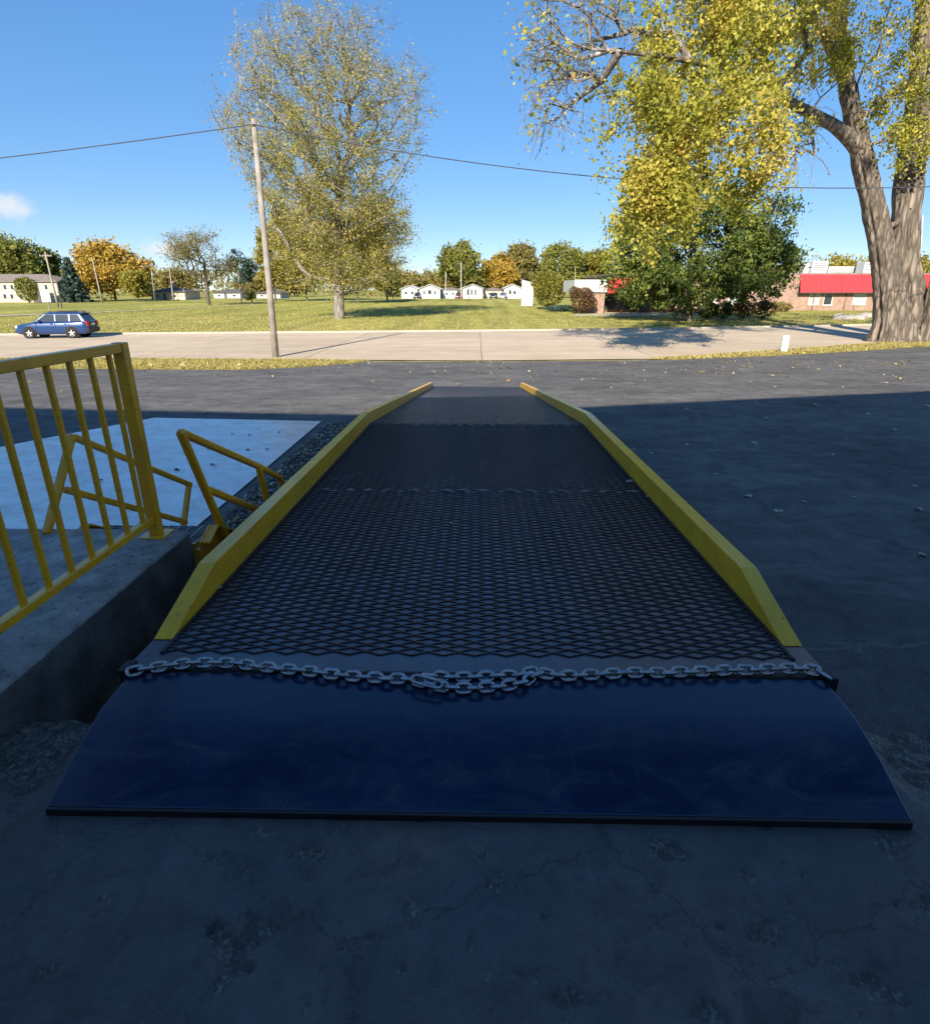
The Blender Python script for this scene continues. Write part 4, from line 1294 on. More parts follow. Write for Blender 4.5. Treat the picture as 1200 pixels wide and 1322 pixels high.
# finer branches: grown from points along the limbs
seedpts = [cw(1000, 122, Yc - 5), cw(945, 96, Yc - 8), cw(890, 78, Yc - 10.5), cw(800, 66, Yc - 12), cw(1030, -5, Yc - 4), cw(1078, -30, Yc - 2), cw(1193, 60, Yc + 1), cw(1198, -60, Yc + 1), cw(980, -60, Yc - 6), cw(1088, 60, Yc - 1.2), cw(1045, 145, Yc - 2.5)]


def CBL(px, py, Y, rx, ry, w):
    p = at_Y(px, py, Y); s = Y / F_PX * 1.04; return (p.x, p.y, p.z, rx * s, rx * s * .75, ry * s, w)


big_bl = [CBL(905, 60, Yc - 10, 95, 60, 2.6), CBL(885, 150, Yc - 11.5, 86, 58, 2.4), CBL(905, 218, Yc - 12, 72, 42, 1.5), CBL(850, 255, Yc - 12, 42, 34, .55), CBL(972, 175, Yc - 11, 36, 58, 1.0),
          CBL(828, 175, Yc - 11.5, 34, 66, .8), CBL(985, 40, Yc - 5, 70, 50, 1.3), CBL(1050, 25, Yc - 3, 55, 40, .8), CBL(1150, 25, Yc - 1, 70, 48, 1.1), CBL(1160, 105, Yc - 1.5, 30, 32, .45), CBL(1185, 150, Yc - 1.5, 25, 35, .35),
          CBL(1080, 205, Yc - 1.5, 14, 20, .05), CBL(1030, 130, Yc - 3, 16, 26, .06), CBL(1120, -40, Yc - 3, 120, 60, 1.4), CBL(960, -60, Yc - 8, 120, 60, 1.6)]
# crown above the picture, toward the dock
for (x, y, z, rx, ry, rz, w) in ((15, 25, 19, 4.5, 4.5, 3, 1.0), (20, 28, 20, 5, 5, 3.5, 1.2), (24, 33, 22, 6, 6, 4, 1.3), (11, 29, 18, 3.5, 3.5, 3, .7), (28, 40, 24, 7, 6, 4, 1.2), (33, 37, 19, 5, 6, 5, 1.0)):
    big_bl.append((x, y, z, rx, ry, rz, w))
spray = in_blobs(big_bl, 200, 91); rs_ = np.random.default_rng(90)
kk_ = rs_.integers(0, len(spray), 1000)
T = spray[kk_] + rs_.normal(0, 1, (1000, 3)) * (np.array([.5, .5, .75]) * (.6 + .7 * rs_.random(len(spray)))[kk_][:, None])
Pn, pr_, tp = grow([cw(1110, 190, Yc - .3)] + seedpts, [0] * (len(seedpts) + 1), T, .9, 92, .3)
# links from the fork straight to the seeds already exist as limbs: drop them from the mesh
cnt_seed = len(seedpts) + 1
V_P, V_par = Pn, list(pr_)
for i in range(1, cnt_seed): V_P[i] = np.array(V_P[i])
# bare twigs reaching out to the upper left
bare_bl = [CBL(745, 60, Yc - 11, 42, 62, 1.0), CBL(720, 120, Yc - 11, 26, 40, .5), CBL(790, 20, Yc - 11, 40, 40, .6), CBL(700, 25, Yc - 11, 16, 40, .3), CBL(1010, 215, Yc - 6, 14, 50, .25), CBL(1040, 175, Yc - 4, 14, 40, .2)]
TB = in_blobs(bare_bl, 150, 93)
Pb, pb, tb_ = grow(Pn, V_par, TB, .7, 94, .35)
rr_ = np.random.default_rng(95); extra = []
for t in list(tb_):
    d = Pb[t] - Pb[pb[t]]; d = d / (np.linalg.norm(d) + 1e-9)
    for q in range(3):
        e = d + rr_.normal(0, .6, 3); e /= np.linalg.norm(e); e[2] -= .25
        Lg = rr_.uniform(.6, 1.4)
        Pb.append(Pb[t] + e * Lg * .5); pb.append(t); i = len(Pb) - 1
        Pb.append(Pb[t] + e * Lg + np.array([0, 0, -.25 * Lg])); pb.append(i); extra.append(len(Pb) - 1)
keep = [i for i in range(len(Pb)) if i == 0 or i >= cnt_seed]
ptb = list(pb)


def branches(P, par, tips, skip):
    n_ = len(P); cnt = np.zeros(n_)
    for t in tips: cnt[t] += 1
    for i in range(n_ - 1, 0, -1): cnt[par[i]] += cnt[i]
    R_ = np.clip(.011 * np.maximum(cnt, .6) ** .5, .008, .20)
    V, Fc, o = [], [], 0
    for i in range(skip, n_):
        a, b = np.array(P[par[i]]), np.array(P[i]); d = b - a; d /= np.linalg.norm(d) + 1e-9
        rb = R_[i]; ra = min(R_[par[i]], rb * 1.35); k = 6 if rb > .05 else 4
        ref = np.array([0, 0, 1.]) if abs(d[2]) < .9 else np.array([1., 0, 0]); s = np.cross(d, ref); s /= np.linalg.norm(s); u = np.cross(s, d)
        t = np.arange(k) * 2 * math.pi / k; ring = np.cos(t)[:, None] * s + np.sin(t)[:, None] * u
        V += [a + ring * ra, b + ring * rb + d * rb * .2]
        Fc += [(o + j, o + (j + 1) % k, o + k + (j + 1) % k, o + k + j) for j in range(k)]; o += 2 * k
        # (kept as one part: finer than can be told apart)
    return np_mesh('branches', np.concatenate(V), Fc, 'bark_pale', cot, smooth=True)


branches(Pb, ptb, list(tp) + extra, cnt_seed)
tipP = np.array([Pn[t] for t in tp]); nL = 105000
k = rr_.integers(0, len(tipP), nL)
sp_ = (.18 + .30 * rr_.random(len(tipP)))[k]
pts = tipP[k] + rr_.normal(0, 1, (nL, 3)) * sp_[:, None] * np.array([.9, .9, .95]); pts[:, 2] -= np.abs(rr_.normal(0, .25, nL))
own = np.array([int(np.argmin(((spray - q_) ** 2).sum(1))) for q_ in tipP])
hue = np.clip(.62 * rr_.random(len(spray))[own][k] + .45 * rr_.random(nL) - .03, 0, 1)
cards('crown', pts, .125, 'leaf_cotton', cot, 96, jitter=.4, droop=.8, rnd=hue, aspect=.85)
tipB = np.array([Pb[t] for t in tb_ + extra]); kb_ = rr_.integers(0, len(tipB), 900)
cards('crown', tipB[kb_] + rr_.normal(0, .25, (900, 3)), .17, 'leaf_cotton', cot, 97, droop=.8)

# ------------------------------------------------------------------ shrubs and hedge by the brick building
shrub('round_bush', 708, 399, 5.6, 6.0, 'large rounded two-tone bush by the white fence', 'leaf_yellowgreen', 6500, .26, 101)
shrub('brown_bush', 751, 405, 3.6, 3.5, 'russet rounded bush at the corner of the brick building', 'leaf_brown', 3600, .2, 102)
shrub('juniper', 722, 402, 4.4, .95, 'low blue-green juniper between the two rounded bushes', 'leaf_spruce', 2200, .2, 103, lob=10)
for k_, (px, w, h_, mt, lab) in enumerate([(912, 2.5, 1.8, 'leaf_dark', 'clipped dark shrub nearest the dense tree trunk in the hedge row'), (932, 2.4, 1.9, 'leaf_dark', 'second clipped dark shrub from the dense tree trunk'),
                                          (958, 2.5, 2.1, 'leaf_brown', 'dark brown clipped shrub third in the hedge row'), (984, 2.9, 2.1, 'leaf_brown', 'tan-brown clipped shrub at the right end of hedge row')]):
    shrub('hedge_shrub', px, 412, w, h_, lab, mt, 2400, .15, 110 + k_, group='clipped shrubs in a row before the brick building')
shrub('low_shrub', 1005, 402, 3.6, 1.4, 'low tan shrub against the brick wall', 'leaf_olive', 1500, .2, 115)
shrub('house_shrub', 38, 391, 4.6, 5.5, 'rounded green shrub beside the dark entry of beige house', 'leaf_green', 2600, .35, 116, Y=134)

# boulders at the foot of the big tree
for k_, (px, py, s_) in enumerate([(1088, 412, .55), (1098, 410, .42), (1109, 412, .6), (1117, 409, .5), (1082, 408, .35)]):
    b = ground(px, py); r = np.random.default_rng(130 + k_)
    bm = bmesh.new(); bmesh.ops.create_icosphere(bm, subdivisions=3, radius=1)
    for v in bm.verts:
        n_ = fbm(np.array([v.co.x * 1.3 + 9 + k_]), np.array([v.co.y * 1.3 + v.co.z + 9]), 140 + k_)[0]
        v.co *= (.7 + .6 * n_); v.co.z *= .6; v.co.x *= 1.35
    me = bpy.data.meshes.new('boulder'); bm.to_mesh(me); bm.free(); me.materials.append(M['stone'])
    o = bpy.data.objects.new('boulder', me); COL.objects.link(o); o.location = (b.x, b.y, b.z + .12 * s_); o.scale = (s_ * 1.4,) * 3; o.rotation_euler.z = r.uniform(0, 6)
    tag(o, ['leftmost large tan boulder left of the split trunk', 'flat tan boulder second from the left by the split trunk', 'biggest tan boulder in the rock border by the split trunk', 'tan boulder touching the split trunk in the rock border', 'smallest tan boulder behind the rock border'][k_], 'boulder', 'boulders by the split-trunk tree')

# ------------------------------------------------------------------ brick building with red awning
BY = 97.0
bx0 = at_Y(790, 400, BY).x; bx1 = at_Y(1290, 400, BY).x; zg = zt(BY)
zA0 = at_Y(1070, 377, BY).z; zA1 = at_Y(1070, 355, BY).z
bb = empty('brick_building', ((bx0 + bx1) / 2, BY, zg), 'low brick building with red metal awning behind the trees', 'building')
# front wall is built round its openings
op = []      # (x0,x1,z0,z1)
def wx(px): return at_Y(px, 390, BY).x
wz0, wz1 = at_Y(1055, 393, BY).z, at_Y(1055, 374, BY).z
for (pa, pb_) in ((835, 858), (905, 925), (938, 960), (1043, 1057), (1100, 1117), (1150, 1172), (1205, 1230)): op.append((wx(pa), wx(pb_), wz0, wz1, 'blind_glass'))
op.append((wx(1062), wx(1074), at_Y(1055, 394, BY).z, wz1, 'window_glass'))
op.sort()
xs_ = [bx0] + [q for o_ in op for q in o_[:2]] + [bx1]
wall = MB()
for i in range(0, len(xs_), 2):
    wall.box(xs_[i], xs_[i + 1], BY, BY + .3, zg - .3, zA1)
for o_ in op:
    wall.box(o_[0], o_[1], BY + .001, BY + .3, zg - .3, o_[2]); wall.box(o_[0], o_[1], BY + .001, BY + .3, o_[3], zA1)
wall.box(bx0, bx0 + .3, BY + .302, BY + 26, zg - .3, zA1); wall.box(bx1 - .3, bx1, BY + .302, BY + 26, zg - .3, zA1); wall.box(bx0 + .3, bx1 - .3, BY + 25.7, BY + 26, zg - .3, zA1)
wall.build('wall', 'brick_wall', bb)
for o_ in op:
    w_ = MB(); x0, x1, z0, z1, mt = o_
    for q in ((x0, x0 + .12, z0, z1), (x1 - .12, x1, z0, z1), (x0 + .12, x1 - .12, z0, z0 + .1), (x0 + .12, x1 - .12, z1 - .1, z1)): w_.box(q[0], q[1], BY + .05, BY + .2, q[2], q[3])
    f = w_.build('window', 'white_paint', bb)
    p_ = MB().box(x0 + .12, x1 - .12, BY + .12, BY + .15, z0 + .1, z1 - .1).build('pane', mt, f)
    MB().box(x0 - .08, x1 + .08, BY - .1, BY + .04, z0 - .15, z0 - .003).build('sill', 'kerb_concrete', f)
MB().box(bx0 - .2, bx1 + .2, BY + .3, BY + 26.2, zA1 + .002, zA1 + .3).build('roof', 'grey_shingle', bb)
# red awning, panel by panel
pxs = np.arange(wx(1026), bx1, 3.05)
for x in pxs:
    MB().add([(x + .012, BY - 1.0, zA0), (x + 3.03, BY - 1.0, zA0), (x + 3.03, BY - .15, zA1 + .1), (x + .012, BY - .15, zA1 + .1),
              (x + .012, BY - .95, zA0 - .04), (x + 3.03, BY - .95, zA0 - .04), (x + 3.03, BY - .10, zA1 + .06), (x + .012, BY - .10, zA1 + .06)],
             [(0, 1, 2, 3), (7, 6, 5, 4), (0, 4, 5, 1), (2, 6, 7, 3), (0, 3, 7, 4), (1, 5, 6, 2)]).build('awning_panel', 'red_metal', bb)
MB().box(pxs[0], pxs[-1] + 3.0, BY - .95, BY - .001, zA0 - .12, zA0 - .045).build('soffit', 'dark_wall', bb)
# downpipes
for px in (1049, 1090): x = wx(px); MB().tube([(x, BY - .06, zg), (x, BY - .06, zA0 - .125)], .05, 8).build('downpipe', 'brown_wall', bb, True)
# rooftop equipment
rz = zA1 + .302
for (pa, pb_, h_, dY) in ((1046, 1066, 1.9, 6), (1036, 1046, 1.5, 7), (1068, 1112, 1.15, 8), (1113, 1124, 1.7, 5), (1160, 1185, 1.6, 6)):
    x0, x1 = at_Y(pa, 355, BY + dY).x, at_Y(pb_, 355, BY + dY).x
    u_ = MB().box(x0, x1, BY + dY, BY + dY + 2.2, rz, rz + h_).build('rooftop_unit', 'white_paint', bb, bevel=.05)
    g_ = MB()
    for q in range(5): g_.box(x0 + .25, x1 - .25, BY + dY - .03, BY + dY - .002, rz + h_ * (.2 + .14 * q), rz + h_ * (.27 + .14 * q))
    g_.build('grille', 'grey_steel', u_)
# entrance wing that reaches toward the street at left
WY = 86.0
w0, w1 = at_Y(764, 400, WY).x, at_Y(779, 400, WY).x; w2 = at_Y(880, 400, WY).x; zw = zt(WY)
zt0, zt1 = at_Y(770, 377, WY).z, at_Y(770, 361, WY).z
wg = empty('entrance_wing', (w1, WY, zw), 'brick entrance wing with white parapet and red awning end beside russet bush', 'building')
MB().box(w0, w1, WY, WY + 10.8, zw - .3, zt0).build('pier', 'brick_wall', wg)
MB().box(w1 + .002, w2, WY + 3.0, WY + 10.8, zw - .3, zt0).build('wall', 'brown_wall', wg)
MB().box(at_Y(741, 370, WY).x, w2, WY - .3, WY + 10.9, zt0 + .003, zt1).build('parapet', 'white_paint', wg)
for k_ in range(4):
    x0 = w1 + .5 + k_ * 2.2
    f = MB().box(x0, x0 + 1.8, WY + 2.9, WY + 2.998, zw + .4, zt0 - .5).build('window', 'dark_wall', wg)
    MB().box(x0 + .1, x0 + 1.7, WY + 2.86, WY + 2.898, zw + .5, zt0 - .6).build('pane', 'window_glass', f)
zr0, zr1 = at_Y(785, 378, WY).z, at_Y(785, 359, WY).z
for k_ in range(4):
    x = w1 + .05 + k_ * 2.05
    MB().add([(x, WY - 1.4, zr0), (x + 2.0, WY - 1.4, zr0), (x + 2.0, WY - .32, zr1), (x, WY - .32, zr1), (x, WY - 1.35, zr0 - .05), (x + 2.0, WY - 1.35, zr0 - .05), (x + 2.0, WY - .30, zr1 - .1), (x, WY - .30, zr1 - .1)],
             [(0, 1, 2, 3), (7, 6, 5, 4), (0, 4, 5, 1), (2, 6, 7, 3), (0, 3, 7, 4), (1, 5, 6, 2)]).build('awning_panel', 'red_metal', wg)
# white board fence left of the round bush
fy = 118.0
fx0, fx1 = at_Y(673, 380, fy).x, at_Y(688, 380, fy).x; fz1 = at_Y(680, 361, fy).z
fc = empty('board_fence', (fx0, fy, zt(fy)), 'tall white board fence panel left of the round bush', 'fence')
nb = 9
for k_ in range(nb):
    w_ = (fx1 - fx0) / nb; MB().box(fx0 + k_ * w_ + .01, fx0 + (k_ + 1) * w_ - .01, fy, fy + .03, zt(fy) - .05, fz1 + random.uniform(-.03, .03) - k_ * .06).build('board', 'white_siding', fc)
for z_ in (.5, 2.2): MB().box(fx0, fx1, fy + .032, fy + .09, zt(fy) + z_, zt(fy) + z_ + .1).build('rail', 'white_siding', fc)
for x_ in (fx0 + .05, fx1 - .05): MB().box(x_ - .05, x_ + .05, fy + .092, fy + .19, zt(fy) - .1, fz1 - .6).build('post', 'white_siding', fc)


# ------------------------------------------------------------------ houses
def house(name, px0, px1, base_py, eave_py, ridge_py, Y, label, wallm, roofm, ridge='x', depth=9, wins=(), door=None, group=None, chimney=None, over=.4):
    x0, x1 = at_Y(px0, base_py, Y).x, at_Y(px1, base_py, Y).x; z0 = zt(Y)
    ze, zr = at_Y((px0 + px1) / 2, eave_py, Y).z, at_Y((px0 + px1) / 2, ridge_py, Y).z
    h_ = empty(name, ((x0 + x1) / 2, Y, z0), label, 'house', group)
    xm, ym = (x0 + x1) / 2, Y + depth / 2
    w_ = MB()
    if ridge == 'y':
        prof = [(x0, z0 - .3), (x1, z0 - .3), (x1, ze), (xm, zr), (x0, ze)]
        n_ = 5; w_.add([(x, Y, z) for x, z in prof] + [(x, Y + depth, z) for x, z in prof], [tuple(range(n_)), tuple(range(2 * n_ - 1, n_ - 1, -1))] + [(i, n_ + i, n_ + (i + 1) % n_, (i + 1) % n_) for i in range(n_)])
        w_.build('wall', wallm, h_)
        t = .18; sl = (zr - ze) / (xm - x0); r_ = MB()
        for s in (-1, 1):
            e = xm + s * (xm - x0 + over); ez = ze - sl * over
            r_.add([(xm, Y - over, zr + .02), (e, Y - over, ez + .02), (e, Y + depth + over, ez + .02), (xm, Y + depth + over, zr + .02), (xm, Y - over, zr + t), (e, Y - over, ez + t), (e, Y + depth + over, ez + t), (xm, Y + depth + over, zr + t)],
                   [(3, 2, 1, 0), (4, 5, 6, 7), (0, 1, 5, 4), (1, 2, 6, 5), (2, 3, 7, 6), (3, 0, 4, 7)])
        ro = r_.build('roof', roofm, h_)
    else:
        w_.box(x0, x1, Y, Y + depth, z0 - .3, ze); w_.build('wall', wallm, h_)
        hip = min(depth * .5, (x1 - x0) * .3); r_ = MB()
        r_.add([(x0 - over, Y - over, ze + .01), (x1 + over, Y - over, ze + .01), (x1 + over, Y + depth + over, ze + .01), (x0 - over, Y + depth + over, ze + .01), (x0 + hip, ym, zr), (x1 - hip, ym, zr),
                (x0 - over, Y - over, ze + .12), (x1 + over, Y - over, ze + .12), (x1 + over, Y + depth + over, ze + .12), (x0 - over, Y + depth + over, ze + .12)],
               [(3, 2, 1, 0), (0, 1, 7, 6), (1, 2, 8, 7), (2, 3, 9, 8), (3, 0, 6, 9), (6, 7, 5, 4), (8, 9, 4, 5), (7, 8, 5), (9, 6, 4)])
        ro = r_.build('roof', roofm, h_)
    if chimney:
        cx = at_Y(chimney, ridge_py, Y).x; MB().box(cx - .7, cx + .7, ym - .5, ym + .5, zr - .5, zr + 1.6).build('chimney', 'red_metal' if False else 'brick_wall', ro)
    for (a, b, c_, d) in wins:
        xa, xb = at_Y(a, c_, Y).x, at_Y(b, c_, Y).x; za, zb = at_Y(a, c_, Y).z, at_Y(a, d, Y).z
        f = MB().box(xa, xb, Y - .06, Y - .002, za, zb).build('window', 'white_paint', h_)
        MB().box(xa + .12, xb - .12, Y - .09, Y - .062, za + .1, zb - .1).build('pane', 'window_glass', f)
    if door:
        a, b, c_ = door; xa, xb = at_Y(a, base_py, Y).x, at_Y(b, base_py, Y).x; zb = at_Y(a, c_, Y).z
        MB().box(xa, xb, Y - .08, Y - .003, z0, zb).build('door', 'dark_wall', h_)
    return h_


house('apartment_house', -45, 78, 389, 364, 353, 140, 'two-storey beige house with brown hipped roof at far left', 'beige_siding', 'grey_shingle', 'x', 11,
      wins=[(5, 10, 374, 367), (14, 19, 374, 367), (25, 30, 374, 367), (58, 63, 374, 367), (5, 10, 386, 379), (14, 19, 386, 379), (25, 30, 386, 379), (60, 66, 386, 379)], door=(44, 54, 361))
house('small_house', 196, 240, 387, 377, 371, 165, 'small grey house with brick chimney behind the far poles', 'beige_siding', 'dark_shingle', 'x', 9, wins=[(202, 206, 384, 380), (222, 228, 384, 380)], door=(212, 215, 379), chimney=214)
house('far_house', 276, 312, 384, 378, 373, 190, 'low white house behind the open-crowned tree', 'white_siding', 'dark_shingle', 'x', 9, wins=[(281, 285, 383, 380), (300, 305, 383, 380)], door=(290, 293, 379))
house('far_house', 330, 362, 385, 379, 375, 190, 'low white house half hidden by the leaning pole', 'white_siding', 'dark_shingle', 'x', 9, wins=[(336, 340, 383, 380), (345, 349, 383, 380)])
G_M = 'mobile homes at the end of the field'
house('mobile_home', 518, 539, 384, 373, 369, 186, 'leftmost white mobile home at the field end', 'white_siding', 'grey_siding', 'y', 14, wins=[(522, 526, 380, 376), (530, 534, 380, 376)], group=G_M)
house('mobile_home', 541, 568, 384, 373, 367.5, 184, 'white gabled mobile home right of the leftmost one', 'white_siding', 'white_siding', 'y', 14, wins=[(546, 549, 380, 375), (552, 557, 380, 374), (560, 563, 380, 375)], group=G_M)
house('mobile_home', 570, 590, 384, 374, 371, 188, 'small grey mobile home in the middle with the tall flagpole beside it', 'grey_siding', 'grey_shingle', 'x', 10, wins=[(574, 578, 381, 377), (583, 586, 381, 377)], group=G_M)
house('mobile_home', 597, 623, 384, 372, 367, 184, 'widest white gabled mobile home with a row of tall windows', 'white_siding', 'white_siding', 'y', 14, wins=[(602, 605, 381, 373), (607, 610, 381, 373), (612, 615, 381, 373)], group=G_M)
house('mobile_home', 625, 648, 384, 375, 371.5, 190, 'long low cream mobile home behind the parked cars', 'cream_siding', 'grey_shingle', 'x', 9, wins=[(630, 634, 381, 377)], group=G_M)
house('mobile_home', 650, 673, 384, 372, 367, 184, 'rightmost white gabled mobile home near the board fence', 'white_siding', 'white_siding', 'y', 14, wins=[(656, 660, 380, 374), (662, 666, 380, 375)], group=G_M)


# ------------------------------------------------------------------ cars
def make_car(label, paint, loc, rz, group=None, scale=1.0, detail=True):
    """estate car, nose toward local -x"""
    root = empty('parked_car', (0, 0, 0), label, 'car', group)
    st_ = [(-2.36, .38, .66, .60), (-2.28, .30, .78, .76), (-2.05, .26, .90, .86), (-1.5, .25, .99, .90), (-1.05, .25, 1.05, .91), (0, .25, 1.07, .92), (1.4, .25, 1.10, .92), (2.0, .28, 1.12, .90), (2.28, .34, 1.12, .86), (2.36, .42, 1.02, .80)]
    vs, fs = [], []
    for (x, z0, z1, w) in st_:
        pr2 = [(0, z0), (w * .92, z0), (w, z0 + .14), (w * 1.01, (z0 + z1) / 2), (w * .985, z1 - .12), (w * .93, z1 - .02), (0, z1 + .03)]
        vs += [(x, y, z) for y, z in pr2] + [(x, -y, z) for y, z in pr2[-2:0:-1]]
    n_ = 12
    for i in range(len(st_) - 1):
        for k in range(n_): fs.append((i * n_ + k, i * n_ + (k + 1) % n_, (i + 1) * n_ + (k + 1) % n_, (i + 1) * n_ + k))
    fs += [tuple(range(n_)), tuple((len(st_) - 1) * n_ + k for k in range(n_))]
    MB().add(vs, fs).build('body', paint, root, True)
    # cabin
    bot = [(-1.12, .84), (2.30, .82)]; top_ = [(-.36, .66), (1.92, .66)]
    zb, ztp = 1.06, 1.60
    cv = [(-1.12, -.84, zb), (2.30, -.82, zb), (2.30, .82, zb), (-1.12, .84, zb), (-.36, -.68, ztp), (1.92, -.68, ztp), (1.92, .68, ztp), (-.36, .68, ztp),
          (-.15, -.52, ztp + .09), (1.80, -.52, ztp + .09), (1.80, .52, ztp + .09), (-.15, .52, ztp + .09)]
    MB().add(cv, [(3, 2, 1, 0), (0, 1, 5, 4), (1, 2, 6, 5), (2, 3, 7, 6), (3, 0, 4, 7), (4, 5, 9, 8), (5, 6, 10, 9), (6, 7, 11, 10), (7, 4, 8, 11), (8, 9, 10, 11)]).build('cabin', paint, root, bevel=.05)

    def side(xa, xb, ya, yb, s):     # window on the cabin's sloping side; fractions of height
        def pt(xf, zf, prd):
            z = zb + (ztp - zb) * zf; y = (.83 + (.68 - .83) * zf + prd) * s; return (xf, y, z)
        return [pt(xa[0], ya, .012), pt(xb[0], ya, .012), pt(xb[1], yb, .012), pt(xa[1], yb, .012)]
    for s in (-1, 1):
        for (xa, xb) in (((-.86, -.28), (.28, .28)), ((.36, .36), (1.18, 1.18)), ((1.28, 1.28), (2.02, 1.80))):
            q = side(xa, xb, .10, .90, s); q2 = [(x, y - .02 * s, z) for x, y, z in q]
            MB().add(q + q2, [(0, 1, 2, 3), (7, 6, 5, 4), (0, 4, 5, 1), (1, 5, 6, 2), (2, 6, 7, 3), (3, 7, 4, 0)]).build('side_window', 'window_glass', root)
    MB().add([(-1.05, -.74, 1.115), (-1.05, .74, 1.115), (-.42, .62, 1.565), (-.42, -.62, 1.565), (-1.00, -.74, 1.115), (-1.00, .74, 1.115), (-.37, .62, 1.565), (-.37, -.62, 1.565)],
             [(0, 1, 2, 3), (7, 6, 5, 4), (0, 4, 5, 1), (1, 5, 6, 2), (2, 6, 7, 3), (3, 7, 4, 0)]).build('windscreen', 'window_glass', root)
    MB().add([(2.305, -.74, 1.08), (2.305, .74, 1.08), (1.99, .63, 1.55), (1.99, -.63, 1.55), (2.25, -.74, 1.08), (2.25, .74, 1.08), (1.94, .63, 1.55), (1.94, -.63, 1.55)],
             [(0, 1, 2, 3), (7, 6, 5, 4), (0, 4, 5, 1), (1, 5, 6, 2), (2, 6, 7, 3), (3, 7, 4, 0)]).build('rear_window', 'window_glass', root)
    # wheels with dark arches
    for s in (-1, 1):
        for x in (-1.42, 1.30):
            MB().tube([(x, s * .80, .36), (x, s * .931, .36)], .43, 20).build('wheel_arch', 'tyre', root)
            w_ = empty('wheel', (x, s * .90, .345)); w_.parent = root
            rim, ty = MB(), MB()
            prf = [(.215, -.10), (.30, -.11), (.345, -.07), (.345, .07), (.30, .11), (.215, .10)]
            vs2, fs2 = [], []; NN = 24
            for i in range(NN):
                a = 2 * math.pi * i / NN
                vs2 += [(x + r_ * math.cos(a), s * .90 + o_, .345 + r_ * math.sin(a)) for r_, o_ in prf]
            for i in range(NN):
                for k in range(6): fs2.append((i * 6 + k, i * 6 + (k + 1) % 6, ((i + 1) % NN) * 6 + (k + 1) % 6, ((i + 1) % NN) * 6 + k))
            ty.add(vs2, fs2).build('tyre', 'tyre', w_, True)
            rim.tube([(x, s * .87, .345), (x, s * .955, .345)], .07, 12)
            for k in range(5):
                a = 2 * math.pi * k / 5 + .3
                rim.bar((x + .05 * math.cos(a), s * .965, .345 + .05 * math.sin(a)), (x + .225 * math.cos(a), s * .955, .345 + .225 * math.sin(a)), .075, .03, (0, 1, 0))
            ring = []
            for k in range(21):
                a = 2 * math.pi * k / 20; ring.append((x + .225 * math.cos(a), s * .95, .345 + .225 * math.sin(a)))
            rim.tube(ring, .022, 5); rim.tube([(x, s * .86, .345), (x, s * .90, .345)], .215, 20)
            rim.build('rim', 'alloy', w_)
    for s in (-1, 1):
        MB().box(2.20, 2.372, s * .70 - .14 * 1, s * .70 + .14, .78, 1.10).build('tail_light', 'tail_lamp', root, bevel=.02)
        MB().box(-2.30, -2.16, s * .66 - .16, s * .66 + .16, .68, .84).build('headlight', 'head_lamp', root, bevel=.03)
        MB().box(-.72, -.56, s * 1.00 - .09, s * 1.00 + .09, 1.06, 1.22).build('mirror', paint, root, bevel=.03)
        MB().bar((-.05, s * .56, 1.735), (1.80, s * .56, 1.735), .045, .045).build('roof_rail', 'black_edge', root)
        for x_ in (.0, .85, 1.7): MB().box(x_ - .03, x_ + .03, s * .56 - .02, s * .56 + .02, 1.66, 1.714).build('rail_foot', 'black_edge', root)
    MB().box(2.28, 2.43, -.84, .84, .40, .68).build('rear_bumper', 'black_edge' if paint == 'car_blue' else paint, root, bevel=.05)
    MB().box(-2.42, -2.26, -.74, .74, .36, .60).build('front_bumper', paint, root, bevel=.05)
    MB().box(1.86, 2.10, -.62, .62, 1.585, 1.64).build('spoiler', 'black_edge', root, bevel=.015)
    MB().box(2.37, 2.378, -.27, .27, .82, .98).build('number_plate', 'white_paint', root)
    if paint == 'car_blue':
        MB().box(2.335, 2.368, -.60, .60, .72, 1.06).build('tailgate_panel', 'black_edge', root)
        for s in (-1, 1):
            for x_ in (-.90, .32, 1.22): MB().box(x_ - .006, x_ + .006, s * .925 - .01, s * .925 + .012, .42, 1.0).build('door_seam', 'black_edge', root)
            for x_ in (.10, 1.0): MB().box(x_ - .09, x_ + .09, s * .935 - .02, s * .935 + .02, .93, .965).build('door_handle', paint, root)
    root.location = loc; root.rotation_euler.z = rz; root.scale = (scale,) * 3
    return root


cpos = ground(70, 437)
make_car('blue estate car parked at the far kerb of the street', 'car_blue', (cpos.x - .2, cpos.y + .9, zt(cpos.y) + .014), rad(8))
for (px, py, pt, lab, rz_) in ((539, 386, 'car_black', 'dark car parked between the two leftmost mobile homes', 90), (592, 386, 'car_maroon', 'maroon car parked left of the widest mobile home', 90),
                               (637, 386, 'car_black', 'left dark car of the pair parked before the low mobile home', 80), (649, 386, 'car_silver', 'right grey car of the pair parked before the low mobile home', 80)):
    b = Vector((at_Y(px, py, 178).x, 178, zt(178))); make_car(lab, pt, b, rad(rz_), 'cars parked by the mobile homes')

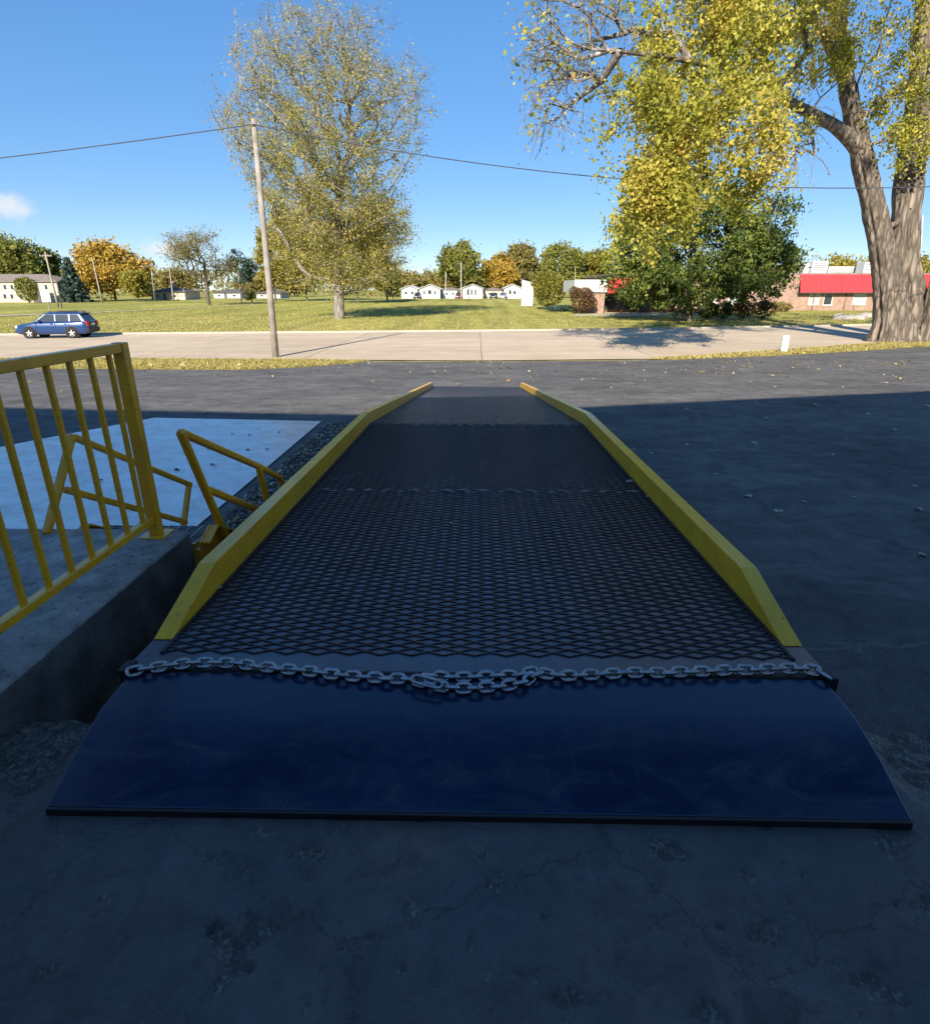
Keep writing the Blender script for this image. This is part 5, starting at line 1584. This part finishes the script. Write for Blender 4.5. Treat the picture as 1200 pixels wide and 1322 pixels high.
# ------------------------------------------------------------------ poles, wires, sign, marker post
def pole(name, px, py, ptx, pty, r, label, group=None, arm=None, lamp=False, Y=None, mat='pole_wood', cat='utility pole'):
    b = ground(px, py) if Y is None else Vector((at_Y(px, py, Y).x, Y, zt(Y)))
    t = at_Y(ptx, pty, b.y)
    root = empty(name, b, label, cat, group)
    MB().tube([b - Vector((0, 0, .2)), b.lerp(t, .33), b.lerp(t, .66), t], [r, r * .9, r * .8, r * .68], 14).build('shaft', mat, root, True)
    if arm:
        c = b.lerp(t, .93); MB().box(c.x - arm, c.x + arm, c.y - .15, c.y - .03 - .0, c.z - .07, c.z + .07).build('crossarm', 'pole_wood', root)
        for q in (-.9, -.35, .35, .9): MB().tube([(c.x + arm * q, c.y - .09, c.z + .072), (c.x + arm * q, c.y - .09, c.z + .28)], [.06, .035], 8).build('insulator', 'grey_steel', root, True)
    if lamp:
        c = Vector(t); e = c + Vector((-1.8, -.3, .25)); MB().tube([c - Vector((0, 0, .3)), c.lerp(e, .5) + Vector((0, 0, .15)), e], .05, 8).build('lamp_arm', 'grey_steel', root, True)
        MB().box(e.x - .5, e.x + .2, e.y - .14, e.y + .14, e.z - .10, e.z + .06).build('lamp_head', 'grey_steel', root, bevel=.05)
    return b, t


pb0, pt0 = pole('utility_pole', 356, 461, 327, 153, .165, 'tall leaning grey wooden pole on the near grass verge')
pr0 = bpy.data.objects.get('utility_pole')
MB().tube([pt0 + Vector((.0, -.14, -.25)), pt0 + Vector((.35, -.2, -.22))], .02, 6).build('wire_bracket', 'grey_steel', pr0, True)
G_P = 'poles along the far street'
pole('utility_pole', 75, 396, 58, 325, .19, 'wooden pole with crossarm beside the dark spruce at far left', G_P, arm=1.1)
pole('utility_pole', 132, 391, 119, 333, .17, 'bare wooden pole in front of the orange tree', G_P)
pole('street_lamp', 200, 389, 195, 345, .11, 'street lamp with curved arm left of the small house', G_P, lamp=True, mat='grey_steel', cat='street lamp')
pole('utility_pole', 224, 389, 218, 341, .16, 'thin wooden pole right of the small house', G_P)
pole('utility_pole', 312, 391, 307, 349, .13, 'thin wooden pole beside the small green bush', G_P)
pole('utility_pole', 240, 388, 236, 372, .08, 'short thin post right of the small house', G_P, cat='post')
pole('flagpole', 595, 386, 595, 338, .10, 'tall thin white flagpole before the mobile homes', None, mat='white_paint', cat='pole')
pole('lamp_post', 575, 386, 575, 351, .09, 'shorter white post left of the tall flagpole', None, mat='white_paint', cat='pole')
pole('lamp_post', 743, 388, 742, 343, .10, 'thin pole above the white parapet by the round bush', None, mat='pole_wood', cat='pole', Y=150)
pole('flagpole', 1184, 398, 1191, 278, .07, 'thin white flagpole seen between the split trunks', None, mat='white_paint', cat='pole', Y=80)


def wire(name, pts, r, label):
    mb = MB(); mb.tube(pts, r, 5, False); return tag(mb.build(name, 'wire', None), label, 'wire', 'overhead wires')


def sag(a, b, s, n=24): return [a.lerp(b, i / n) - Vector((0, 0, 4 * s * (i / n) * (1 - i / n))) for i in range(n + 1)]


att = pt0 + Vector((.03, -.17, -.25))
endL = at_Y(-260, 231, 29); wire('overhead_wire', sag(endL, att, .12), .022, 'dark cable running left across the sky from the leaning pole')
endR = at_Y(1420, 227, 32); wire('overhead_wire', sag(att, endR, 1.3), .022, 'dark cable sagging right from the leaning pole behind the tree crowns')
f0, f1 = at_Y(58, 327, 150), at_Y(307, 350, 165)
wire('overhead_wire', sag(f0, f1, .9), .03, 'thin far wire before the orange tree')

sb_ = ground(64, 402)
sg = empty('street_sign', sb_, 'small white square sign on a thin post behind the blue car', 'sign')
MB().box(sb_.x - .04, sb_.x + .04, sb_.y - .03, sb_.y + .03, sb_.z - .1, sb_.z + 1.6).build('post', 'grey_steel', sg)
MB().box(sb_.x - .62, sb_.x + .62, sb_.y - .09, sb_.y - .04, sb_.z + 1.3, sb_.z + 2.7).build('panel', 'white_paint', sg, bevel=.015)
lp = ground(80, 398); pole('utility_pole', 80, 397, 73, 362, .10, 'short dark post leaning beside the crossarm pole', G_P, cat='post', mat='dark_wall')
mp_ = ground(1011, 455)
mk = empty('marker_post', mp_, 'short white marker post on the verge left of the split trunk', 'post')
MB().bar((mp_.x, mp_.y, mp_.z - .05), (mp_.x - .02, mp_.y, mp_.z + .88), .34, .14, (0, 1, 0)).build('shaft', 'white_paint', mk, bevel=.03)
MB().bar((mp_.x, mp_.y, mp_.z), (mp_.x + .003, mp_.y, mp_.z + .06), .42, .20, (0, 1, 0)).build('collar', 'kerb_concrete', mk, bevel=.02)

# ------------------------------------------------------------------ grass, fallen leaves
def in_poly(poly, n, seed):
    r = np.random.default_rng(seed); P = np.array(poly); lo, hi = P.min(0), P.max(0); out = []
    while sum(len(o) for o in out) < n:
        q = lo + r.random((n * 2, 2)) * (hi - lo); ins = np.zeros(len(q), bool); j = len(P) - 1
        for i in range(len(P)):
            c = ((P[i, 1] > q[:, 1]) != (P[j, 1] > q[:, 1])) & (q[:, 0] < (P[j, 0] - P[i, 0]) * (q[:, 1] - P[i, 1]) / (P[j, 1] - P[i, 1] + 1e-12) + P[i, 0])
            ins ^= c; j = i
        out.append(q[ins])
    return np.concatenate(out)[:n]


def blades(name, xy, hgt, mat, seed, label, wid=.012):
    r = np.random.default_rng(seed); n_ = len(xy); z = np.interp(xy[:, 1], _cy, _cz) + .012
    a = r.uniform(0, 6.28, n_); w = wid * r.uniform(.7, 1.5, n_); hh = hgt * np.exp(r.normal(0, .35, n_)); ln = r.normal(0, .45, (n_, 2)) * hh[:, None]
    p0 = np.stack([xy[:, 0] - np.cos(a) * w, xy[:, 1] - np.sin(a) * w, z], -1); p1 = np.stack([xy[:, 0] + np.cos(a) * w, xy[:, 1] + np.sin(a) * w, z], -1)
    p2 = np.stack([xy[:, 0] + ln[:, 0], xy[:, 1] + ln[:, 1], z + hh], -1)
    V = np.stack([p0, p1, p2], 1).reshape(-1, 3); Fc = np.arange(n_ * 3).reshape(-1, 3)
    return tag(np_mesh(name, V, Fc, mat, rnd=r.random(n_)), label, 'grass', kind='stuff')


vl = [p for p in vergeL if p[0] > -30] ; vl = [(-5.1, 28.5), (-5.7, 27.4), (-7.5, 25.3), (-9.5, 24.2), (-14, 24.4), (-24, 24.7), (-24, 29.0), (-19, 29.3), (-8, 28.9)]
vr = [(8.2, 29.6), (9.5, 29.4), (15, 31.3), (20, 33.5), (25, 36.1), (34, 40), (34, 43.2), (25, 38.9), (16, 33.7)]
blades('grass', in_poly(vl, 22000, 1), .085, 'grass_blade', 2, 'short dry grass on the verge round the leaning pole', .016)
blades('grass', in_poly(vr, 22000, 3), .09, 'grass_blade', 4, 'dry leaf-strewn grass on the verge round the split trunk', .018)
far_g = np.stack([RNG.uniform(-55, 60, 90000), 44 + 95 * RNG.random(90000) ** 1.7], -1)
far_g = far_g[far_g[:, 1] > np.interp(far_g[:, 0], [p[0] for p in FAR], [p[1] for p in FAR]) + .3]
blades('grass', far_g, .075, 'field_blade', 5, 'mown grass of the wide field beyond the street', .04)


def litter(name, xy, size, mat, seed, label, dz=.02):
    r = np.random.default_rng(seed); n_ = len(xy); z = np.interp(xy[:, 1], _cy, _cz) + dz
    pts = np.stack([xy[:, 0], xy[:, 1], z + r.uniform(0, .012, n_)], -1)
    a = r.uniform(0, 6.28, n_); s = size * np.exp(r.normal(0, .4, n_))
    u = np.stack([np.cos(a), np.sin(a), r.normal(0, .25, n_)], -1); w = np.stack([-np.sin(a), np.cos(a), r.normal(0, .25, n_)], -1)
    A = pts - u * s[:, None]; B = pts + w * s[:, None] * .6 + np.array([0, 0, .25]) * s[:, None]; C_ = pts + u * s[:, None]; D_ = pts - w * s[:, None] * .6 + np.array([0, 0, .25]) * s[:, None]
    V = np.stack([A, B, C_, D_], 1).reshape(-1, 3); k = np.arange(n_) * 4
    Fc = np.concatenate([np.stack([k, k + 1, k + 2], -1), np.stack([k, k + 2, k + 3], -1)]); rn = r.random(n_)
    return tag(np_mesh(name, V, Fc, mat, rnd=np.concatenate([rn, rn])), label, 'leaves', kind='stuff')


litter('leaf_litter', in_poly(vl, 2600, 7), .055, 'leaf_fallen', 8, 'fallen leaves in the verge grass by the leaning pole', .05)
litter('leaf_litter', in_poly(vr, 4200, 9), .06, 'leaf_fallen', 10, 'fallen leaves in the verge grass by the split trunk', .05)
# leaves blown over the sunny asphalt, thinning toward the dock
q = np.stack([RNG.uniform(-16, 26, 1500), 29 - np.abs(RNG.normal(0, 5.0, 1500))], -1)
q = q[(q[:, 1] > 15) & ~((np.abs(q[:, 0]) < 1.5) & (q[:, 1] < 19))]
cl_ = fbm(q[:, 0] * .6 + 50, q[:, 1] * 1.5, 201); q = q[cl_ > .47]
litter('leaf_litter', q, .042, 'leaf_fallen', 11, 'pale leaves blown across the sunlit asphalt', .022)
gq = np.stack([RNG.uniform(-3.2, -1.5, 700), RNG.uniform(3.5, 12.8, 700)], -1)
litter('leaf_litter', gq, .03, 'leaf_fallen', 12, 'dead leaves caught on the gravel beside the ramp', .05)

# single leaves that can be counted in the shade
leaf_px = [(886, 574), (835, 545), (919, 583), (973, 572), (1014, 571), (965, 641), (1004, 660), (1037, 648), (1102, 642), (1180, 628), (1185, 658), (924, 612), (1074, 587), (1155, 555), (1189, 717), (1052, 522), (1046, 523), (1058, 524), (885, 528), (896, 561), (817, 580),
           (840, 585), (1150, 610), (868, 548), (806, 560), (990, 540), (1120, 535)]
pad_px = [(270, 580), (300, 560), (322, 562), (320, 581), (345, 580), (228, 607), (275, 600), (360, 558), (130, 620), (240, 570)]
lm = []
for v_ in range(4):
    r = np.random.default_rng(300 + v_); n_ = 9; pts = []
    for i in range(n_):
        a = 2 * math.pi * i / n_; rr2 = (.62 + .38 * (i % 2)) * (1 if i else 1.35) * r.uniform(.8, 1.15); pts.append((rr2 * math.cos(a), rr2 * .75 * math.sin(a), r.uniform(.05, .5)))
    me = bpy.data.meshes.new('fallen_leaf'); me.from_pydata([(0, 0, .08)] + pts, [], [(0, 1 + i, 1 + (i + 1) % n_) for i in range(n_)]); lm.append(me)


def drop(px, py, z, s, mat, label, group, k):
    p = at_z(px, py, z); me = lm[k % 4]
    o = bpy.data.objects.new('fallen_leaf', me); COL.objects.link(o); o.location = (p.x, p.y, z); o.scale = (s, s, s * .7); o.rotation_euler = (random.uniform(-.2, .2), random.uniform(-.2, .2), random.uniform(0, 6.28))
    if not me.materials: me.materials.append(M[mat])
    o.material_slots[0].link = 'OBJECT'; o.material_slots[0].material = M[mat]
    return tag(o, label, 'leaf', group)


for k, (x, y) in enumerate(leaf_px): drop(x, y, .012, random.uniform(.045, .085), 'leaf_pale', 'pale curled leaf lying on the shaded black asphalt right of the ramp', 'pale leaves on the shaded asphalt', k)
for k, (x, y) in enumerate(pad_px): drop(x, y, .034, random.uniform(.04, .07), 'leaf_brown', 'dark dead leaf lying on the pale concrete pad', 'dead leaves on the pale concrete pad', k)
for k, (x, y, lab) in enumerate(((812, 622, 'dry leaf caught on the ramp mesh at the right kerb'), (836, 641, 'dry leaf leaning on the right yellow kerb'), (583, 676, 'small pale leaf in the middle of the ramp mesh'), (284, 759, 'pale scrap at the foot of the left yellow kerb'), (716, 520, 'small leaf on the far slope of the ramp'))):
    p = at_z(x, y, 1.25)
    for _ in range(8): p = at_z(x, y, deck_z(p.y) + .016)
    drop(x, y, p.z, .022 if k not in (0, 4) else .04, 'leaf_pale', lab, 'leaves caught on the ramp', k)
